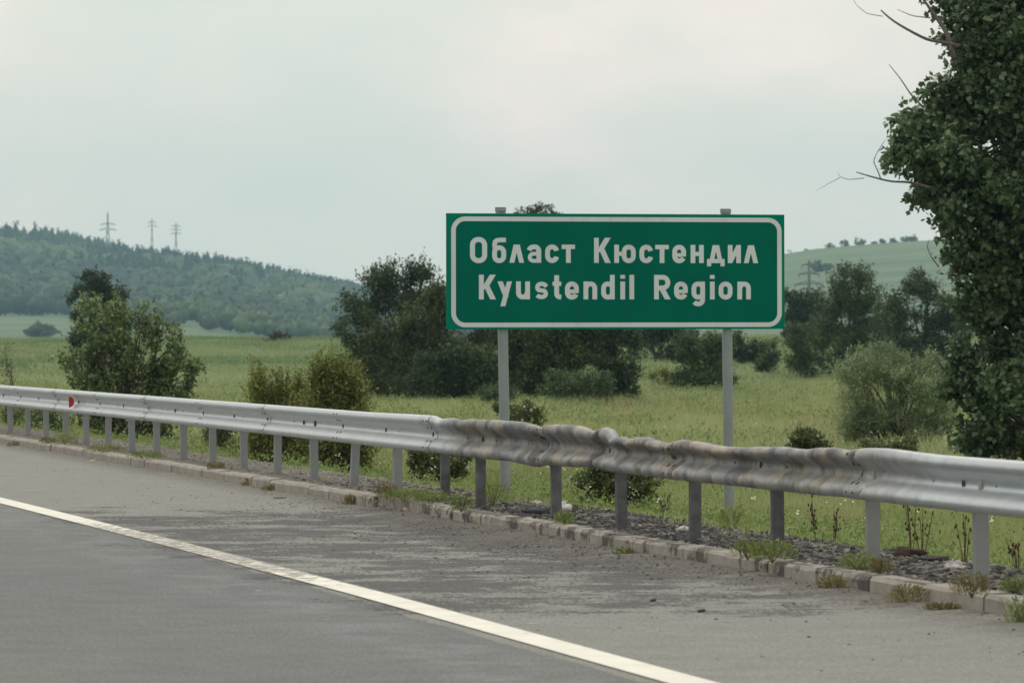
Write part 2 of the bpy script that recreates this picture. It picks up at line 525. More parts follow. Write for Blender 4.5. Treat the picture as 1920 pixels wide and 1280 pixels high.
# ------------------------------------------------------------------ ground sheet
rows = np.concatenate([np.linspace(2, 70, 137), np.geomspace(71, 480, 120), np.geomspace(490, 2080, 60), np.linspace(2100, 4000, 90), np.geomspace(4080, 5250, 10)])
cols = 130
tt = np.linspace(0, 1, cols) ** 1.6
V = []; A_v = []; A_far = []; A_field = []
for Y in rows:
    u_guess = (Y - P22[1]) / D0[1]
    for _ in range(4):
        kb_ = float(np.interp(u_guess, [-14, -1.6, 2, 10, 16, 22, 30, 62], [-0.24, -0.25, -0.275, -0.29, -0.35, -0.375, -0.40, -0.40])) - 0.05
        x_, y_ = uv2xy(u_guess, kb_)
        u_guess += (Y - y_) / D0[1]
    xl = float(uv2xy(u_guess, kb_)[0]) if Y < 280 else float(uv2xy(262, -0.26)[0]) - (Y - 280) * 0.9
    xr = 0.40 * Y + 40
    if Y < 280: X = xl + (xr - xl) * tt
    else: X = xl + (xr - xl) * np.linspace(0, 1, cols)
    z = H(X, np.full(cols, Y)); X[1] = X[0] + 0.001; z[0] = -0.6
    u, v = xy2uv(X, np.full(cols, Y))
    V.append(np.stack([X, np.full(cols, Y), z], 1))
    A_v.append(np.where(Y < 300, v, 99)); A_far.append(np.full(cols, float(sstep(120, 330, Y))))
    A_field.append(np.full(cols, float(sstep(520, 640, Y))))
V = np.vstack(V); nr = len(rows)
i0 = (np.arange(nr - 1)[:, None] * cols + np.arange(cols - 1)[None]).ravel()
F = np.stack([i0, i0 + 1, i0 + cols + 1, i0 + cols], 1)
me = mesh_np('ground', V, F, M_ground, True, {'v': np.concatenate(A_v), 'far': np.concatenate(A_far), 'field': np.concatenate(A_field)})
tag(obj('ground', me), kind='structure')


def strip(name, us, vs, z, mat, shift_v=None):
    U, W = np.meshgrid(us, vs, indexing='ij')
    X, Y = uv2xy(U, W + (shift_v(U) if shift_v else 0))
    zz = np.full(X.shape, z, float) if not callable(z) else z(U, W)
    v = np.stack([X, Y, zz], -1).reshape(-1, 3)
    n, m = U.shape
    i = (np.arange(n - 1)[:, None] * m + np.arange(m - 1)[None]).ravel()
    f = np.stack([i, i + m, i + m + 1, i + 1], 1)[:, ::-1]
    me = mesh_np(name, v, f, mat, True, {'u': U.ravel(), 'v': W.ravel()})
    return tag(obj(name, me), kind='structure')


us = np.concatenate([np.linspace(-140, -42, 30), np.linspace(-40, 70, 221), np.linspace(72, 265, 60)])
def road_z(U, W): return 0.030 * sstep(-0.95, -0.38, W) * (0.6 + 0.8 * vnoise(U * 1.3, W * 2, 8)) * (W < -0.2)


strip('road', us, np.concatenate([np.linspace(-34, -6, 15), np.linspace(-5.5, -1.0, 22), np.linspace(-0.93, -0.24, 12)]), road_z, M_asphalt)
def line_shift(u): return np.interp(u, [-6, 2, 8, 19, 40, 80], [0.05, 0.05, -0.02, -0.18, -0.38, -0.6])


strip('edge_line_marking', us, np.array([-3.325, -3.28, -3.14, -3.09]), 0.004, M_paint, line_shift)
_x, _y = uv2xy(np.array([-140, 265, 265, -140]), np.array([-34, -34, -250, -250]))
fm_ = mesh_np('field', np.stack([_x, _y, np.full(4, -0.02)], 1), [[0, 1, 2, 3]], M_ground, False, {'v': [50] * 4, 'far': [1] * 4, 'field': [0] * 4})
tag(obj('field', fm_), kind='structure')  # unseen grass sheet beyond the road, added to close off light from below

# ------------------------------------------------------------------ kerb, stone by stone
kerb = tag(empty('kerb', (*[float(c) for c in uv2xy(8, -0.36)], 0)), kind='structure')
kerb_loc = np.array(kerb.location)
def kerb_v(u): return np.interp(u, [-14, -1.6, 2, 10, 16, 22, 30, 62], [-0.24, -0.25, -0.275, -0.29, -0.35, -0.375, -0.40, -0.40])



def kerb_mesh(k, dark, seed):
    r = np.random.default_rng(seed)
    prof = [(-0.085, -0.06), (-0.082, 0.098), (-0.066, 0.118), (0.055, 0.125), (0.062, 0.118), (0.064, -0.06)]
    n = 9; L = 0.994
    us_ = np.linspace(-L / 2, L / 2, n)
    v = []
    for a in us_:
        for (b, c) in prof:
            j = 0.0016 + (0.0016 if dark else 0)
            v.append([a + (r.normal(0, j * 0.3)), b + r.normal(0, j) * (c > 0), c + r.normal(0, j) * (c > 0)])
    m = len(prof); f = []
    for i in range(n - 1):
        for j in range(m - 1): f.append([i * m + j, i * m + j + 1, (i + 1) * m + j + 1, (i + 1) * m + j])
    v = np.array(v)
    me = bpy.data.meshes.new('kerb_stone')
    me.from_pydata(v.tolist(), [], f + [list(range(m))[::-1], list(range((n - 1) * m, n * m))])
    me.materials.append(M_kerbd if dark else M_kerb); me.update()
    return me


clean_k = [kerb_mesh(k, False, 50 + k) for k in range(6)]
dark_k = [kerb_mesh(k, True, 90 + k) for k in range(9)]
for k in range(-14, 62):
    uu = k + 0.5
    dark = 0.5 < uu < 16
    me = dark_k[k % 9] if dark else clean_k[k % 6]
    o = obj('kerb_stone', me, kerb)
    jv, jz, jr, jt = (rng.normal(0, 0.006), rng.normal(0, 0.003), rng.normal(0, 0.004), rng.normal(0, 0.01))
    if dark: jv, jz, jr, jt = jv * 1.1, jz * 1.3 - 0.004, jr * 1.2, jt * 1.2
    if 13.0 < uu < 15: jv, jz, jr, jt = 0.05, -0.045, 0.05, 0.10
    x, y = uv2xy(uu, float(kerb_v(uu)) + jv)
    o.location = (x - kerb_loc[0], y - kerb_loc[1], jz)
    # local +x runs along the road, local +y away from it
    o.rotation_euler = (jt, rng.normal(0, 0.004), math.pi / 2 + heading(uu) + jr + math.pi)
    o.scale = (1, -1, 1) if False else (1, 1, 1)
n_far = np.linspace(62, 262, 80)
prof = [(-0.485, -0.05), (-0.482, 0.10), (-0.465, 0.118), (-0.34, 0.124), (-0.33, -0.05)]
vv = []
for a in n_far:
    for b, c in prof:
        x, y = uv2xy(a, b); vv.append([x - kerb_loc[0], y - kerb_loc[1], c])
i = (np.arange(79)[:, None] * 5 + np.arange(4)[None]).ravel()
obj('kerb_run', mesh_np('kerb_run', vv, np.stack([i, i + 1, i + 6, i + 5], 1), M_kerb), kerb)

# ------------------------------------------------------------------ guardrail
VERGE = 0.12
rail = empty('guardrail', (*[float(c) for c in uv2xy(8, 0)], VERGE))
tag(rail, 'galvanised steel guardrail along the road edge with a crumpled scorched stretch', 'guardrail')
rail_loc = np.array(rail.location)
top_px = np.array([(700, 771), (760, 775), (800, 778), (812, 779), (826, 785), (850, 783), (868, 787), (888, 785), (940, 788), (985, 791), (996, 796),
                   (1006, 801), (1020, 796), (1045, 795), (1075, 797), (1092, 802), (1105, 809), (1112, 803), (1122, 800), (1138, 804), (1146, 812),
                   (1156, 821), (1168, 817), (1180, 823), (1196, 819), (1212, 819), (1236, 827), (1258, 830), (1284, 824), (1310, 826), (1340, 833),
                   (1366, 837), (1400, 839), (1430, 837), (1462, 837), (1500, 842), (1525, 839), (1552, 839), (1580, 845), (1600, 840), (1618, 839),
                   (1650, 840), (1700, 843), (1760, 846), (1840, 851)], float)
bot_px = np.array([(820, 0), (900, 1), (960, 0), (985, 3), (996, 6), (1006, 1), (1020, 1), (1060, -1), (1100, -4), (1120, -3), (1150, 0), (1250, -1),
                   (1400, 0), (1640, 0), (1840, 0)], float)


def s_at(u):
    X, Y = uv2xy(u, -0.15); return FPX / Y


BT, BB = 0.722, 0.412     # beam top / bottom over the verge
tu = np.array([px2u(x, -0.15) for x in top_px[:, 0]])
t_dz = np.array([(-(y - 643) / s_at(u)) + EYE - VERGE - BT for (x, y), u in zip(top_px, tu)])
t_dz[0] = t_dz[-1] = 0
t_dz = t_dz * sstep(700, 800, top_px[:, 0]) * (1 - sstep(1640, 1760, top_px[:, 0]))
bu = np.array([px2u(x, -0.15) for x in bot_px[:, 0]])
b_dz = np.array([-d / s_at(u) for (x, d), u in zip(bot_px, bu)])
o_t, o_b = np.argsort(tu), np.argsort(bu)
half = [(-0.014, 0.148), (-0.030, 0.155), (-0.052, 0.153), (-0.070, 0.143), (-0.080, 0.125), (-0.082, 0.105), (-0.076, 0.088), (-0.060, 0.071),
        (-0.038, 0.052), (-0.018, 0.036), (-0.005, 0.024), (0.0, 0.010)]
prof = half + [(a, -b) for a, b in half[::-1]]
prof = np.array(prof)
U_A, U_B = px2u(818, -.15), px2u(1640, -.15)


def beam_surface(u, lap):
    """front surface points for stations u -> (n, m, 3) and attributes"""
    n, m = len(u), len(prof)
    dz = np.repeat(prof[None, :, 1], n, 0); dv = np.repeat(prof[None, :, 0], n, 0)
    w = (dz + 0.155) / 0.31
    top = np.interp(u, tu[o_t], t_dz[o_t])[:, None]; bot = np.interp(u, bu[o_b], b_dz[o_b])[:, None]
    dmg = (sstep(U_B - 2.6, U_B + 1.8, u) * (1 - sstep(U_A - 1.4, U_A + 0.6, u)))[:, None]
    fall = sstep(0.45, 1.0, w)
    dz = dz + top * fall + bot * (1 - sstep(0, 0.5, w))
    Ug = np.repeat(u[:, None], m, 1)
    ph = Ug + dz * 0.9
    rip = (np.abs(fbm(ph * 1.3, dz * 2 + 5, 31, 3) - 0.44) - 0.08) * 0.16 + (fbm(ph * 6.0, dz * 5 + 9, 37, 2) - 0.37) * 0.022
    dv = dv + dmg * rip * (0.30 + 0.35 * w)
    for (xc, amp, wd, tilt) in ((1004, 0.050, 0.10, 0.6), (1106, 0.065, 0.11, 0.9), (1150, -0.03, 0.14, 1.2), (1212, 0.025, 0.10, 0.8), (1290, -0.02, 0.15, 0.5),
                                (868, 0.018, 0.08, 0.5), (1500, 0.020, 0.14, 0.9), (1585, 0.028, 0.12, 1.0), (930, -0.012, .15, .6), (1400, .015, .12, .9)):
        uc = px2u(xc, -.15)
        dv = dv + amp * np.exp(-np.abs(Ug + dz * tilt - uc) / wd)
    cr_ = np.random.default_rng(404)
    for _ in range(26):      # sharp creases
        uc = cr_.uniform(U_B - 0.3, U_A + 0.2); amp = cr_.normal(0, 0.014); wd = cr_.uniform(0.010, 0.04); tl_ = cr_.normal(0.3, 0.9); wc = cr_.random(); ww_ = cr_.uniform(0.15, 0.6)
        dv = dv + amp * np.exp(-np.abs(Ug + dz * tl_ - uc) / wd) * np.exp(-((w - wc) / ww_) ** 2)
    dv = dv + dmg * 0.03 * np.sin(Ug * 0.9)
    dz = dz + dmg * (fbm(Ug * 3.0, dz * 3, 41, 2) - 0.37) * 0.012
    X, Y = uv2xy(Ug, -0.10 + dv - lap)
    P = np.stack([X, Y, 0.567 + dz + VERGE], -1)
    burn = dmg * (0.75 + 0.25 * w)
    # soot feathers onto the clean beam
    burn = np.maximum(burn, (sstep(U_B - 3.2, U_B, u) * (1 - sstep(U_A, U_A + 1.2, u)))[:, None] * 0.35)
    return P, Ug, w, burn


def beam_panel(u0, u1, lap):
    fine = (u1 > U_B - 2) and (u0 < U_A + 2)
    u = np.linspace(u0, u1, int((u1 - u0) / (0.020 if fine else 0.16)) + 2)
    P, Ug, w, burn = beam_surface(u, lap)
    n, m = Ug.shape
    back = P.copy(); back[..., 0] += N0[0] * 0.004; back[..., 1] += N0[1] * 0.004
    loop = np.concatenate([P, back[:, ::-1]], 1)
    L = 2 * m
    i = np.arange(n - 1)[:, None] * L
    j = np.arange(L)[None]; k = (j + 1) % L
    f = np.stack([(i + j).ravel(), (i + L + j).ravel(), (i + L + k).ravel(), (i + k).ravel()], 1)
    at2 = lambda A: np.concatenate([A, A[:, ::-1]], 1).ravel()
    return mesh_np('beam', loop.reshape(-1, 3) - rail_loc, f, M_beam, True, {'u': at2(Ug), 'w': at2(w), 'burn': at2(burn)})


def on_beam(u, dzc, out=0.002):
    """point and slope on the beam face at station u and height dzc"""
    P, Ug, w, burn = beam_surface(np.array([u - 0.01, u + 0.01]), 0.004)
    z = P[..., 2].mean(0); idx = np.argsort(z)
    q = 0.567 + VERGE + dzc
    c = np.array([np.interp(q, z[idx], P[..., a].mean(0)[idx]) for a in range(3)])
    c2 = np.array([np.interp(q + 0.01, z[idx], P[..., a].mean(0)[idx]) for a in range(3)])
    n_ = np.array([-N0[0], -N0[1], 0])
    sl = c2 - c
    if np.linalg.norm(sl) < 1e-5: sl = np.array([0, 0, 1.0])
    sl /= np.linalg.norm(sl)
    nn = np.cross(np.array([D0[0], D0[1], 0]), sl); nn /= np.linalg.norm(nn)
    if nn @ n_ < 0: nn = -nn
    return c - rail_loc, nn, sl


def bolt_geo(mb, u, dz, ru=0.012, rz=0.012, th=0.006, shape='round', slant=0.0):
    c, nn, sl = on_beam(u, dz)
    d = np.array([D0[0], D0[1], 0.0])
    n = 8 if shape == 'round' else 4
    ang = np.arange(n) / n * 2 * math.pi + (math.pi / 4 if n == 4 else 0)
    k = 1 if n == 8 else 1.414
    ring = lambda off, sc: c + nn * off + (np.cos(ang)[:, None] * ru * k * sc) * d + (np.sin(ang)[:, None] * rz * k * sc) * (sl + d * slant)
    v = np.vstack([ring(-0.004, 1), ring(th, 0.92), [c + nn * (th + 0.001)]])
    f = [[j, (j + 1) % n, n + (j + 1) % n, n + j] for j in range(n)] + [[n + j, n + (j + 1) % n, 2 * n, 2 * n] for j in range(n)]
    mb.add(v, f)


POST_PX = {16: 901}
post_u = {}
for i in range(-20, 27):
    u = 2.0 * (22 - i)
    if i in POST_PX: u = px2u(POST_PX[i], 0)
    post_u[i] = u
# beams: splices sit at the odd posts
for i in range(-19, 27, 2):
    u1 = 2.0 * (22 - i) + 0.16; u0 = 2.0 * (22 - i) - 4.0 - 0.16
    b = obj('beam', beam_panel(u0, u1, 0.0 if (i // 2) % 2 else 0.0045), rail)
    um = (u0 + u1) / 2
    if U_B < um + 1 and um - 1 < U_A: b['label'] = 'crumpled heat-stained beam'
    if i >= -1:
        mb = MB()
        us_ = 2.0 * (22 - i)      # splice at the far end of this beam
        for du in (-0.10, 0.06):
            for dz in (0.118, -0.112): bolt_geo(mb, us_ + du, dz, 0.011, 0.008, 0.006)
            for dz in (0.058, -0.058): bolt_geo(mb, us_ + du * 0.9, dz, 0.011, 0.014, 0.005, slant=-0.6)
        bolt_geo(mb, us_ - 0.012, 0.0, 0.006, 0.022, 0.006); bolt_geo(mb, us_ + 0.016, 0.0, 0.006, 0.022, 0.006)
        ue = us_ - 2.0            # single post bolt in mid-beam and the spare slots beside it
        bolt_geo(mb, ue - 0.012, 0.0, 0.006, 0.022, 0.006); bolt_geo(mb, ue + 0.018, 0.0, 0.006, 0.022, 0.006)
        for du in (-0.55, 0.55): bolt_geo(mb, ue + du, 0.0, 0.012, 0.007, 0.002)
        sb = obj('bolts', mb.mesh('bolts', M_bolt), b); sb['kind'] = 'stuff'
for xw in (1636, 1843):
    mb = MB(); bolt_geo(mb, px2u(xw - 8, -.12), 0.0, 0.024, 0.028, 0.012, 'square')
    obj('washer', mb.mesh('washer', M_washer), rail)
mb = MB(); bolt_geo(mb, px2u(588, -.12), 0.0, 0.03, 0.032, 0.008, 'square')
obj('reflector_socket', mb.mesh('reflector_socket', M_bolt), rail)
# red half-round reflector standing in the beam trough
c, nn, sl = on_beam(px2u(143, -.12), 0.0)
ang = np.linspace(-math.pi / 2, math.pi / 2, 13)
ring = np.stack([np.cos(ang) * 0.088, np.sin(ang) * 0.076], 1)
dd = np.array([N0[0], N0[1], 0.0])
c = c - dd * 0.105
upv = np.array([0, 0, 1.0])
nf = np.cross(dd, upv)
base = c + nn * 0.012
v = [base + dd * a * 0.82 + upv * b + nf * 0.0 for a, b in ring]; v2 = [p - nf * 0.008 for p in v]
vv = v + v2; n = len(v)
me = bpy.data.meshes.new('reflector')
me.from_pydata([list(p) for p in vv], [], [list(range(n)), list(range(n, 2 * n))[::-1]] + [[j, (j + 1) % n, n + (j + 1) % n, n + j] for j in range(n)])
t = NT('reflector_red'); t.set(t.ramp(t.noise(40, 2), [(0.3, (0.40, 0.012, 0.014)), (0.7, (0.56, 0.022, 0.022))]), 0.3); me.materials.append(t.m)
refl = obj('reflector', me, rail); refl['label'] = 'red half-round reflector'

# posts: open C section, with a spacer carrying the beam
W_, D_, T_ = 0.076, 0.062, 0.006
c_prof = [(-W_ / 2, -D_ / 2), (W_ / 2, -D_ / 2), (W_ / 2, -D_ / 2 + 0.022), (W_ / 2 - T_, -D_ / 2 + 0.022), (W_ / 2 - T_, -D_ / 2 + T_), (-W_ / 2 + T_, -D_ / 2 + T_),
          (-W_ / 2 + T_, D_ / 2 - T_), (W_ / 2 - T_, D_ / 2 - T_), (W_ / 2 - T_, D_ / 2 - 0.022), (W_ / 2, D_ / 2 - 0.022), (W_ / 2, D_ / 2), (-W_ / 2, D_ / 2)]


def post_mesh(mat, top=0.66, bottom=-0.5):
    n = len(c_prof)
    zs = [bottom, -0.02, 0.3, top]
    v = [(a, b, z) for z in zs for a, b in c_prof]
    f = [[k * n + j, k * n + (j + 1) % n, (k + 1) * n + (j + 1) % n, (k + 1) * n + j] for k in range(len(zs) - 1) for j in range(n)]
    f.append([(len(zs) - 1) * n + j for j in range(n)])
    me = bpy.data.meshes.new('post'); me.from_pydata(v, [], f); me.materials.append(mat); me.update()
    return me


pm, pmb = post_mesh(M_post), post_mesh(M_postburn)
sp = MB(); sp.box((0, -0.066, 0.447 + 0.12), (0.07, 0.052, 0.10)); spm = sp.mesh('spacer', M_post)
proto_post = obj('post', pm, rail); proto_sp = obj('spacer', spm, proto_post)
for i, u in post_u.items():
    burnt = 15 <= i <= 20
    if i == -20: o = proto_post
    else:
        o = proto_post.copy(); COL.objects.link(o); o.parent = rail
        s_ = proto_sp.copy(); COL.objects.link(s_); s_.parent = o
    if burnt:
        o.data = pmb; o['label'] = 'sooty scorched post'
    x, y = uv2xy(u, 0.0)
    o.location = (float(x) - rail_loc[0], float(y) - rail_loc[1], 0)
    lean = rng.normal(0, 0.006, 2)
    if i == 13: lean = np.array([0, 0.045])
    o.rotation_euler = (lean[0], lean[1], heading(u) + rng.normal(0, 0.03))

# ------------------------------------------------------------------ road sign
# panel square to the road; local x runs left to right along the face, local z up, face towards -y
ZS = FPX / 200.0
sx, sy = (838.5 + 1472.5) / 2, 617
SW, SH = 3.265, 1.078
sc0 = at(1155.5, 617, ZS)
sign = empty('road_sign', (sc0[0], sc0[1], -0.20), A0 - 0.005)
tag(sign, 'large green regional boundary sign with white lettering standing behind the guardrail', 'road sign')
zb = sc0[2] + 0.20      # local height of the panel's lower edge
K = SW / 1790.0         # metres per measured lettering unit


def L2(x, y):           # lettering units -> local x, z
    return ((x - 52) * K - SW / 2, zb + (694 - y) * SH / 607.0)


mb = MB(); mb.box((0, -0.035, zb + SH / 2), (SW, 0.022, SH)); mb.box((0, -0.020, zb + 0.28), (SW * 0.98, 0.012, 0.05)); mb.box((0, -0.020, zb + SH - 0.22), (SW * 0.98, 0.012, 0.05))
panel = obj('sign_panel', mb.mesh('sign_panel', M_green2), sign)
panel.rotation_euler = (0, R(-0.12), 0)
FY = -0.0465


def rrect(x0, y0, x1, y1, r, n=10):
    pts = []
    r = min(r, (x1 - x0) / 2 - 0.6, (y1 - y0) / 2 - 0.6)
    for cx_, cy_, a0 in ((x1 - r, y0 + r, -90), (x1 - r, y1 - r, 0), (x0 + r, y1 - r, 90), (x0 + r, y0 + r, 180)):
        for k in range(n + 1):
            a = math.radians(a0 + 90 * k / n); pts.append((cx_ + r * math.cos(a), cy_ + r * math.sin(a)))
    return pts


def face_poly(name, pts, y, mat, parent, th=0.001):
    q = [L2(*p) for p in pts]; n = len(q)
    v = [(a, y, b) for a, b in q] + [(a, y + th, b) for a, b in q]
    me = bpy.data.meshes.new(name)
    me.from_pydata(v, [], [list(range(n)), list(range(n, 2 * n))[::-1]] + [[j, (j + 1) % n, n + (j + 1) % n, n + j] for j in range(n)])
    me.materials.append(mat); me.update()
    return obj(name, me, parent)


face_poly('sign_face', rrect(86, 114, 1817, 673, 64), FY - 0.0012, M_green, panel)


def ribbon(path, w, closed=False):
    """mitred stroke outline as quads"""
    p = np.array(path, float); n = len(p)
    if closed: d1 = np.roll(p, -1, 0) - p; d0 = p - np.roll(p, 1, 0)
    else:
        d1 = np.vstack([p[1:] - p[:-1], p[-1:] - p[-2:-1]]); d0 = np.vstack([p[1:2] - p[:1], p[1:] - p[:-1]])
    d0 /= np.linalg.norm(d0, axis=1)[:, None]; d1 /= np.linalg.norm(d1, axis=1)[:, None]
    n0 = np.stack([-d0[:, 1], d0[:, 0]], 1); n1 = np.stack([-d1[:, 1], d1[:, 0]], 1)
    m = n0 + n1; m /= np.linalg.norm(m, axis=1)[:, None]
    k = np.clip(1 / np.maximum((m * n1).sum(1), 0.3), 1, 2.2)
    off = m * (w / 2 * k)[:, None]
    if not closed and n == 2 and abs(p[1, 0] - p[0, 0]) > 3 and abs(p[1, 1] - p[0, 1]) > 30:
        d = (p[1] - p[0]) / np.linalg.norm(p[1] - p[0]); off = np.array([[w / 2 / abs(d[1]), 0]] * 2)   # flat-cut diagonal
    return p + off, p - off


def strokes_mesh(name, strokes, mat, parent, y0=FY - 0.0026):
    """strokes: (path, width, closed); each laid a hair above the last"""
    v, f = [], []
    for si, (path, w, closed) in enumerate(strokes):
        a, b = ribbon(path, w, closed)
        n = len(a); y = y0 - si * 0.0004; o = len(v)
        for q in (a, b):
            v += [(L2(*c)[0], y, L2(*c)[1]) for c in q]
        for q in (a, b):
            v += [(L2(*c)[0], y + 0.0012, L2(*c)[1]) for c in q]
        rng_ = range(n) if closed else range(n - 1)
        for j in rng_:
            k = (j + 1) % n
            f.append([o + j, o + k, o + n + k, o + n + j])
            f.append([o + j, o + 2 * n + j, o + 2 * n + k, o + k]); f.append([o + n + j, o + n + k, o + 3 * n + k, o + 3 * n + j])
        if not closed:
            for j in (0, n - 1): f.append([o + j, o + n + j, o + 3 * n + j, o + 2 * n + j])
    me = bpy.data.meshes.new(name); me.from_pydata(v, [], f); me.materials.append(mat); me.update()
    return obj(name, me, parent)


strokes_mesh('border', [(rrect(88, 116, 1815, 671, 62, 12), 24, True)], M_white, panel, FY - 0.0026)


def arc(cx_, cy_, rx, ry, a0, a1, n=8):
    return [(cx_ + rx * math.cos(math.radians(a0 + (a1 - a0) * k / n)), cy_ + ry * math.sin(math.radians(a0 + (a1 - a0) * k / n))) for k in range(n + 1)]


SWD = 25
def S(p, w=SWD, c=False): return (p, w, c)
def bowl(x0, y0, x1, y1): return S(rrect(x0 + 12.5, y0 + 12.5, x1 - 12.5, y1 - 12.5, min((x1 - x0 - 25) / 2, 26), 7), SWD, True)
def g_es(x, y0, y1):      # round c
    xa, xb = x + 12.5, x + 60; r = 23.7
    return [S(arc(xb - r, y0 + 12.5 + r, r, r, -8, -90, 6) + arc(xa + r, y0 + 12.5 + r, r, r, -90, -180, 6) + arc(xa + r, y1 - 12.5 - r, r, r, 180, 90, 6) + arc(xb - r, y1 - 12.5 - r, r, r, 90, 8, 6))]
def g_e(x, y0, y1):
    xa, xb = x + 12.5, x + 60; r = 23.7; ym = (y0 + y1) / 2 + 5
    return [S([(xa, ym), (xb - 2, ym)], 20), S([(xb, ym + 8)] + arc(xb - r, y0 + 12.5 + r, r, r, 0, -90, 6) + arc(xa + r, y0 + 12.5 + r, r, r, -90, -180, 6) + arc(xa + r, y1 - 12.5 - r, r, r, 180, 90, 6) + arc(xb - r, y1 - 12.5 - r, r, r, 90, 22, 5))]
def g_te(x0, x1, y0, y1): return [S([(x0, y0 + 12), (x1, y0 + 12)], 23), S([((x0 + x1) / 2, y0 + 3), ((x0 + x1) / 2, y1)])]
def g_lam(x0, x1, y0, y1): m = (x0 + x1) / 2; return [S([(x0 + 13, y1), (m - 3, y0 + 1)], 25), S([(x1 - 13, y1), (m + 3, y0 + 1)], 25)]
def g_K(x, y0, y1): return [S([(x + 13, y0), (x + 13, y1)]), S([(x + 73, y0), (x + 27, y0 + 76)], 27), S([(x + 38, y0 + 54), (x + 74, y1)], 27)]
def g_a(x, y0, y1):
    xb = x + 60.5
    return [S([(x + 9, y0 + 31)] + arc(x + 34, y0 + 36, 25, 23.5, -155, -90, 5) + arc(xb - 22, y0 + 34, 22, 21.5, -90, 0, 6) + [(xb, y1)]),
            S([(xb, y0 + 49), (x + 34, y0 + 49)] + arc(x + 32, y0 + 67.5, 19.5, 18.5, -90, -270, 8) + [(x + 40, y0 + 86)] + arc(x + 42, y0 + 68, 18, 18, 80, 0, 5), 20)]
def g_n(x, y0, y1):
    xb = x + 60; r = 23
    return [S([(x + 13, y0), (x + 13, y1)]), S([(x + 13, y0 + 38)] + arc(xb - r, y0 + 12.5 + r, r, r, -150, -90, 3) + arc(xb - r, y0 + 12.5 + r, r, r, -80, 0, 6) + [(xb, y1)])]
def g_u(x, y0, y1):
    xa = x + 13; r = 23
    return [S([(x + 61, y0), (x + 61, y1)]), S([(xa, y0)] + arc(xa + r, y1 - 12.5 - r, r, r, 180, 90, 6) + arc(xa + r, y1 - 12.5 - r, r, r, 80, 30, 3) + [(x + 61, y1 - 38)])]
def g_i(x, y0, y1, yc): return [S([(x + 12, y0), (x + 12, y1)]), S([(x + 12, yc), (x + 12, yc + 20)])]
def shift(l, dx): return [([(a + dx, b) for a, b in p], w, c) for p, w, c in l]


T, B, C1 = 249, 345, 211
T2, B2, C2 = 443, 537, 408
glyphs = [
    [S(rrect(187, 224, 250.5, 334.5, 30, 8), 26, True)],
    [bowl(290, 254, 363, 347), S([(362, 226), (330, 226), (314, 229), (305, 237), (302.5, 250), (304, 262), (306, 280)], 24)],
    g_lam(380, 457, T, B), g_a(474, T, B), g_es(568, T, B + 1), g_te(655, 725, T, B),
    g_K(825, 213, B),
    [S([(945, T), (945, B)]), S([(955, 297), (990, 297)], 22), bowl(972, T, 1046, B + 1)],
    g_es(1066, T, B + 1), g_te(1150, 1222, T, B), g_e(1241, T, B + 1),
    [S([(1351, T), (1351, B)]), S([(1396, T), (1396, B)]), S([(1355, 297), (1392, 297)], 22)],
    [S([(1426, 334), (1520, 334)], 22), S([(1437, 330), (1437, 362)], 22), S([(1509, 330), (1509, 362)], 22), S([(1451, 334), (1468, T + 1)], 23), S([(1496, 334), (1479, T + 1)], 23)],
    [S([(1550, T), (1550, B)]), S([(1595, T), (1595, B)]), S([(1552, 338), (1593, 256)], 22)],
    g_lam(1623, 1700, T, B),
    g_K(220, C2, B2),
    [S([(331, T2), (362, 524)], 25), S([(380, T2), (345, 573)], 25)],
    g_u(414, T2, B2),
    [S([(575, 470)] + arc(549, 475, 25, 19.5, -35, -90, 4) + arc(546, 474, 20, 18, -100, -230, 8) + [(548, 490)] + arc(550, 507, 21, 17.5, -60, 90, 8) + arc(547, 505, 27, 19.5, 95, 148, 4), 22)],
    [S([(628, 410), (628, 505)] + arc(643, 507, 15, 17, 180, 100, 4) + [(652, 525)]), S([(606, 455), (652, 455)], 22)],
    g_e(672, T2, B2 + 1), g_n(769, T2, B2),
    [S([(922, C2), (922, B2)]), bowl(863, T2, 934, B2 + 1)],
    g_i(965, T2, B2, C2), [S([(1025, C2), (1025, B2)])],
    [S([(1156, C2), (1156, B2)]), S([(1156, 420.5), (1190, 420.5)] + arc(1190, 448.5, 27, 28, -80, 80, 10) + [(1190, 476.5), (1156, 476.5)], 25), S([(1184, 478), (1216, B2)], 27)],
    g_e(1250, T2, B2 + 1),
    [bowl(1343, T2, 1415, B2 + 1), S([(1402, T2), (1402, 540)] + arc(1380, 540, 22, 21, 10, 90, 5) + arc(1378, 541, 24, 20, 95, 150, 4))],
    g_i(1442, T2, B2, C2), bowl and [bowl(1488, T2, 1562, B2 + 1)], g_n(1588, T2, B2),
]
for gs in glyphs: strokes_mesh('letter', gs, M_white, panel)

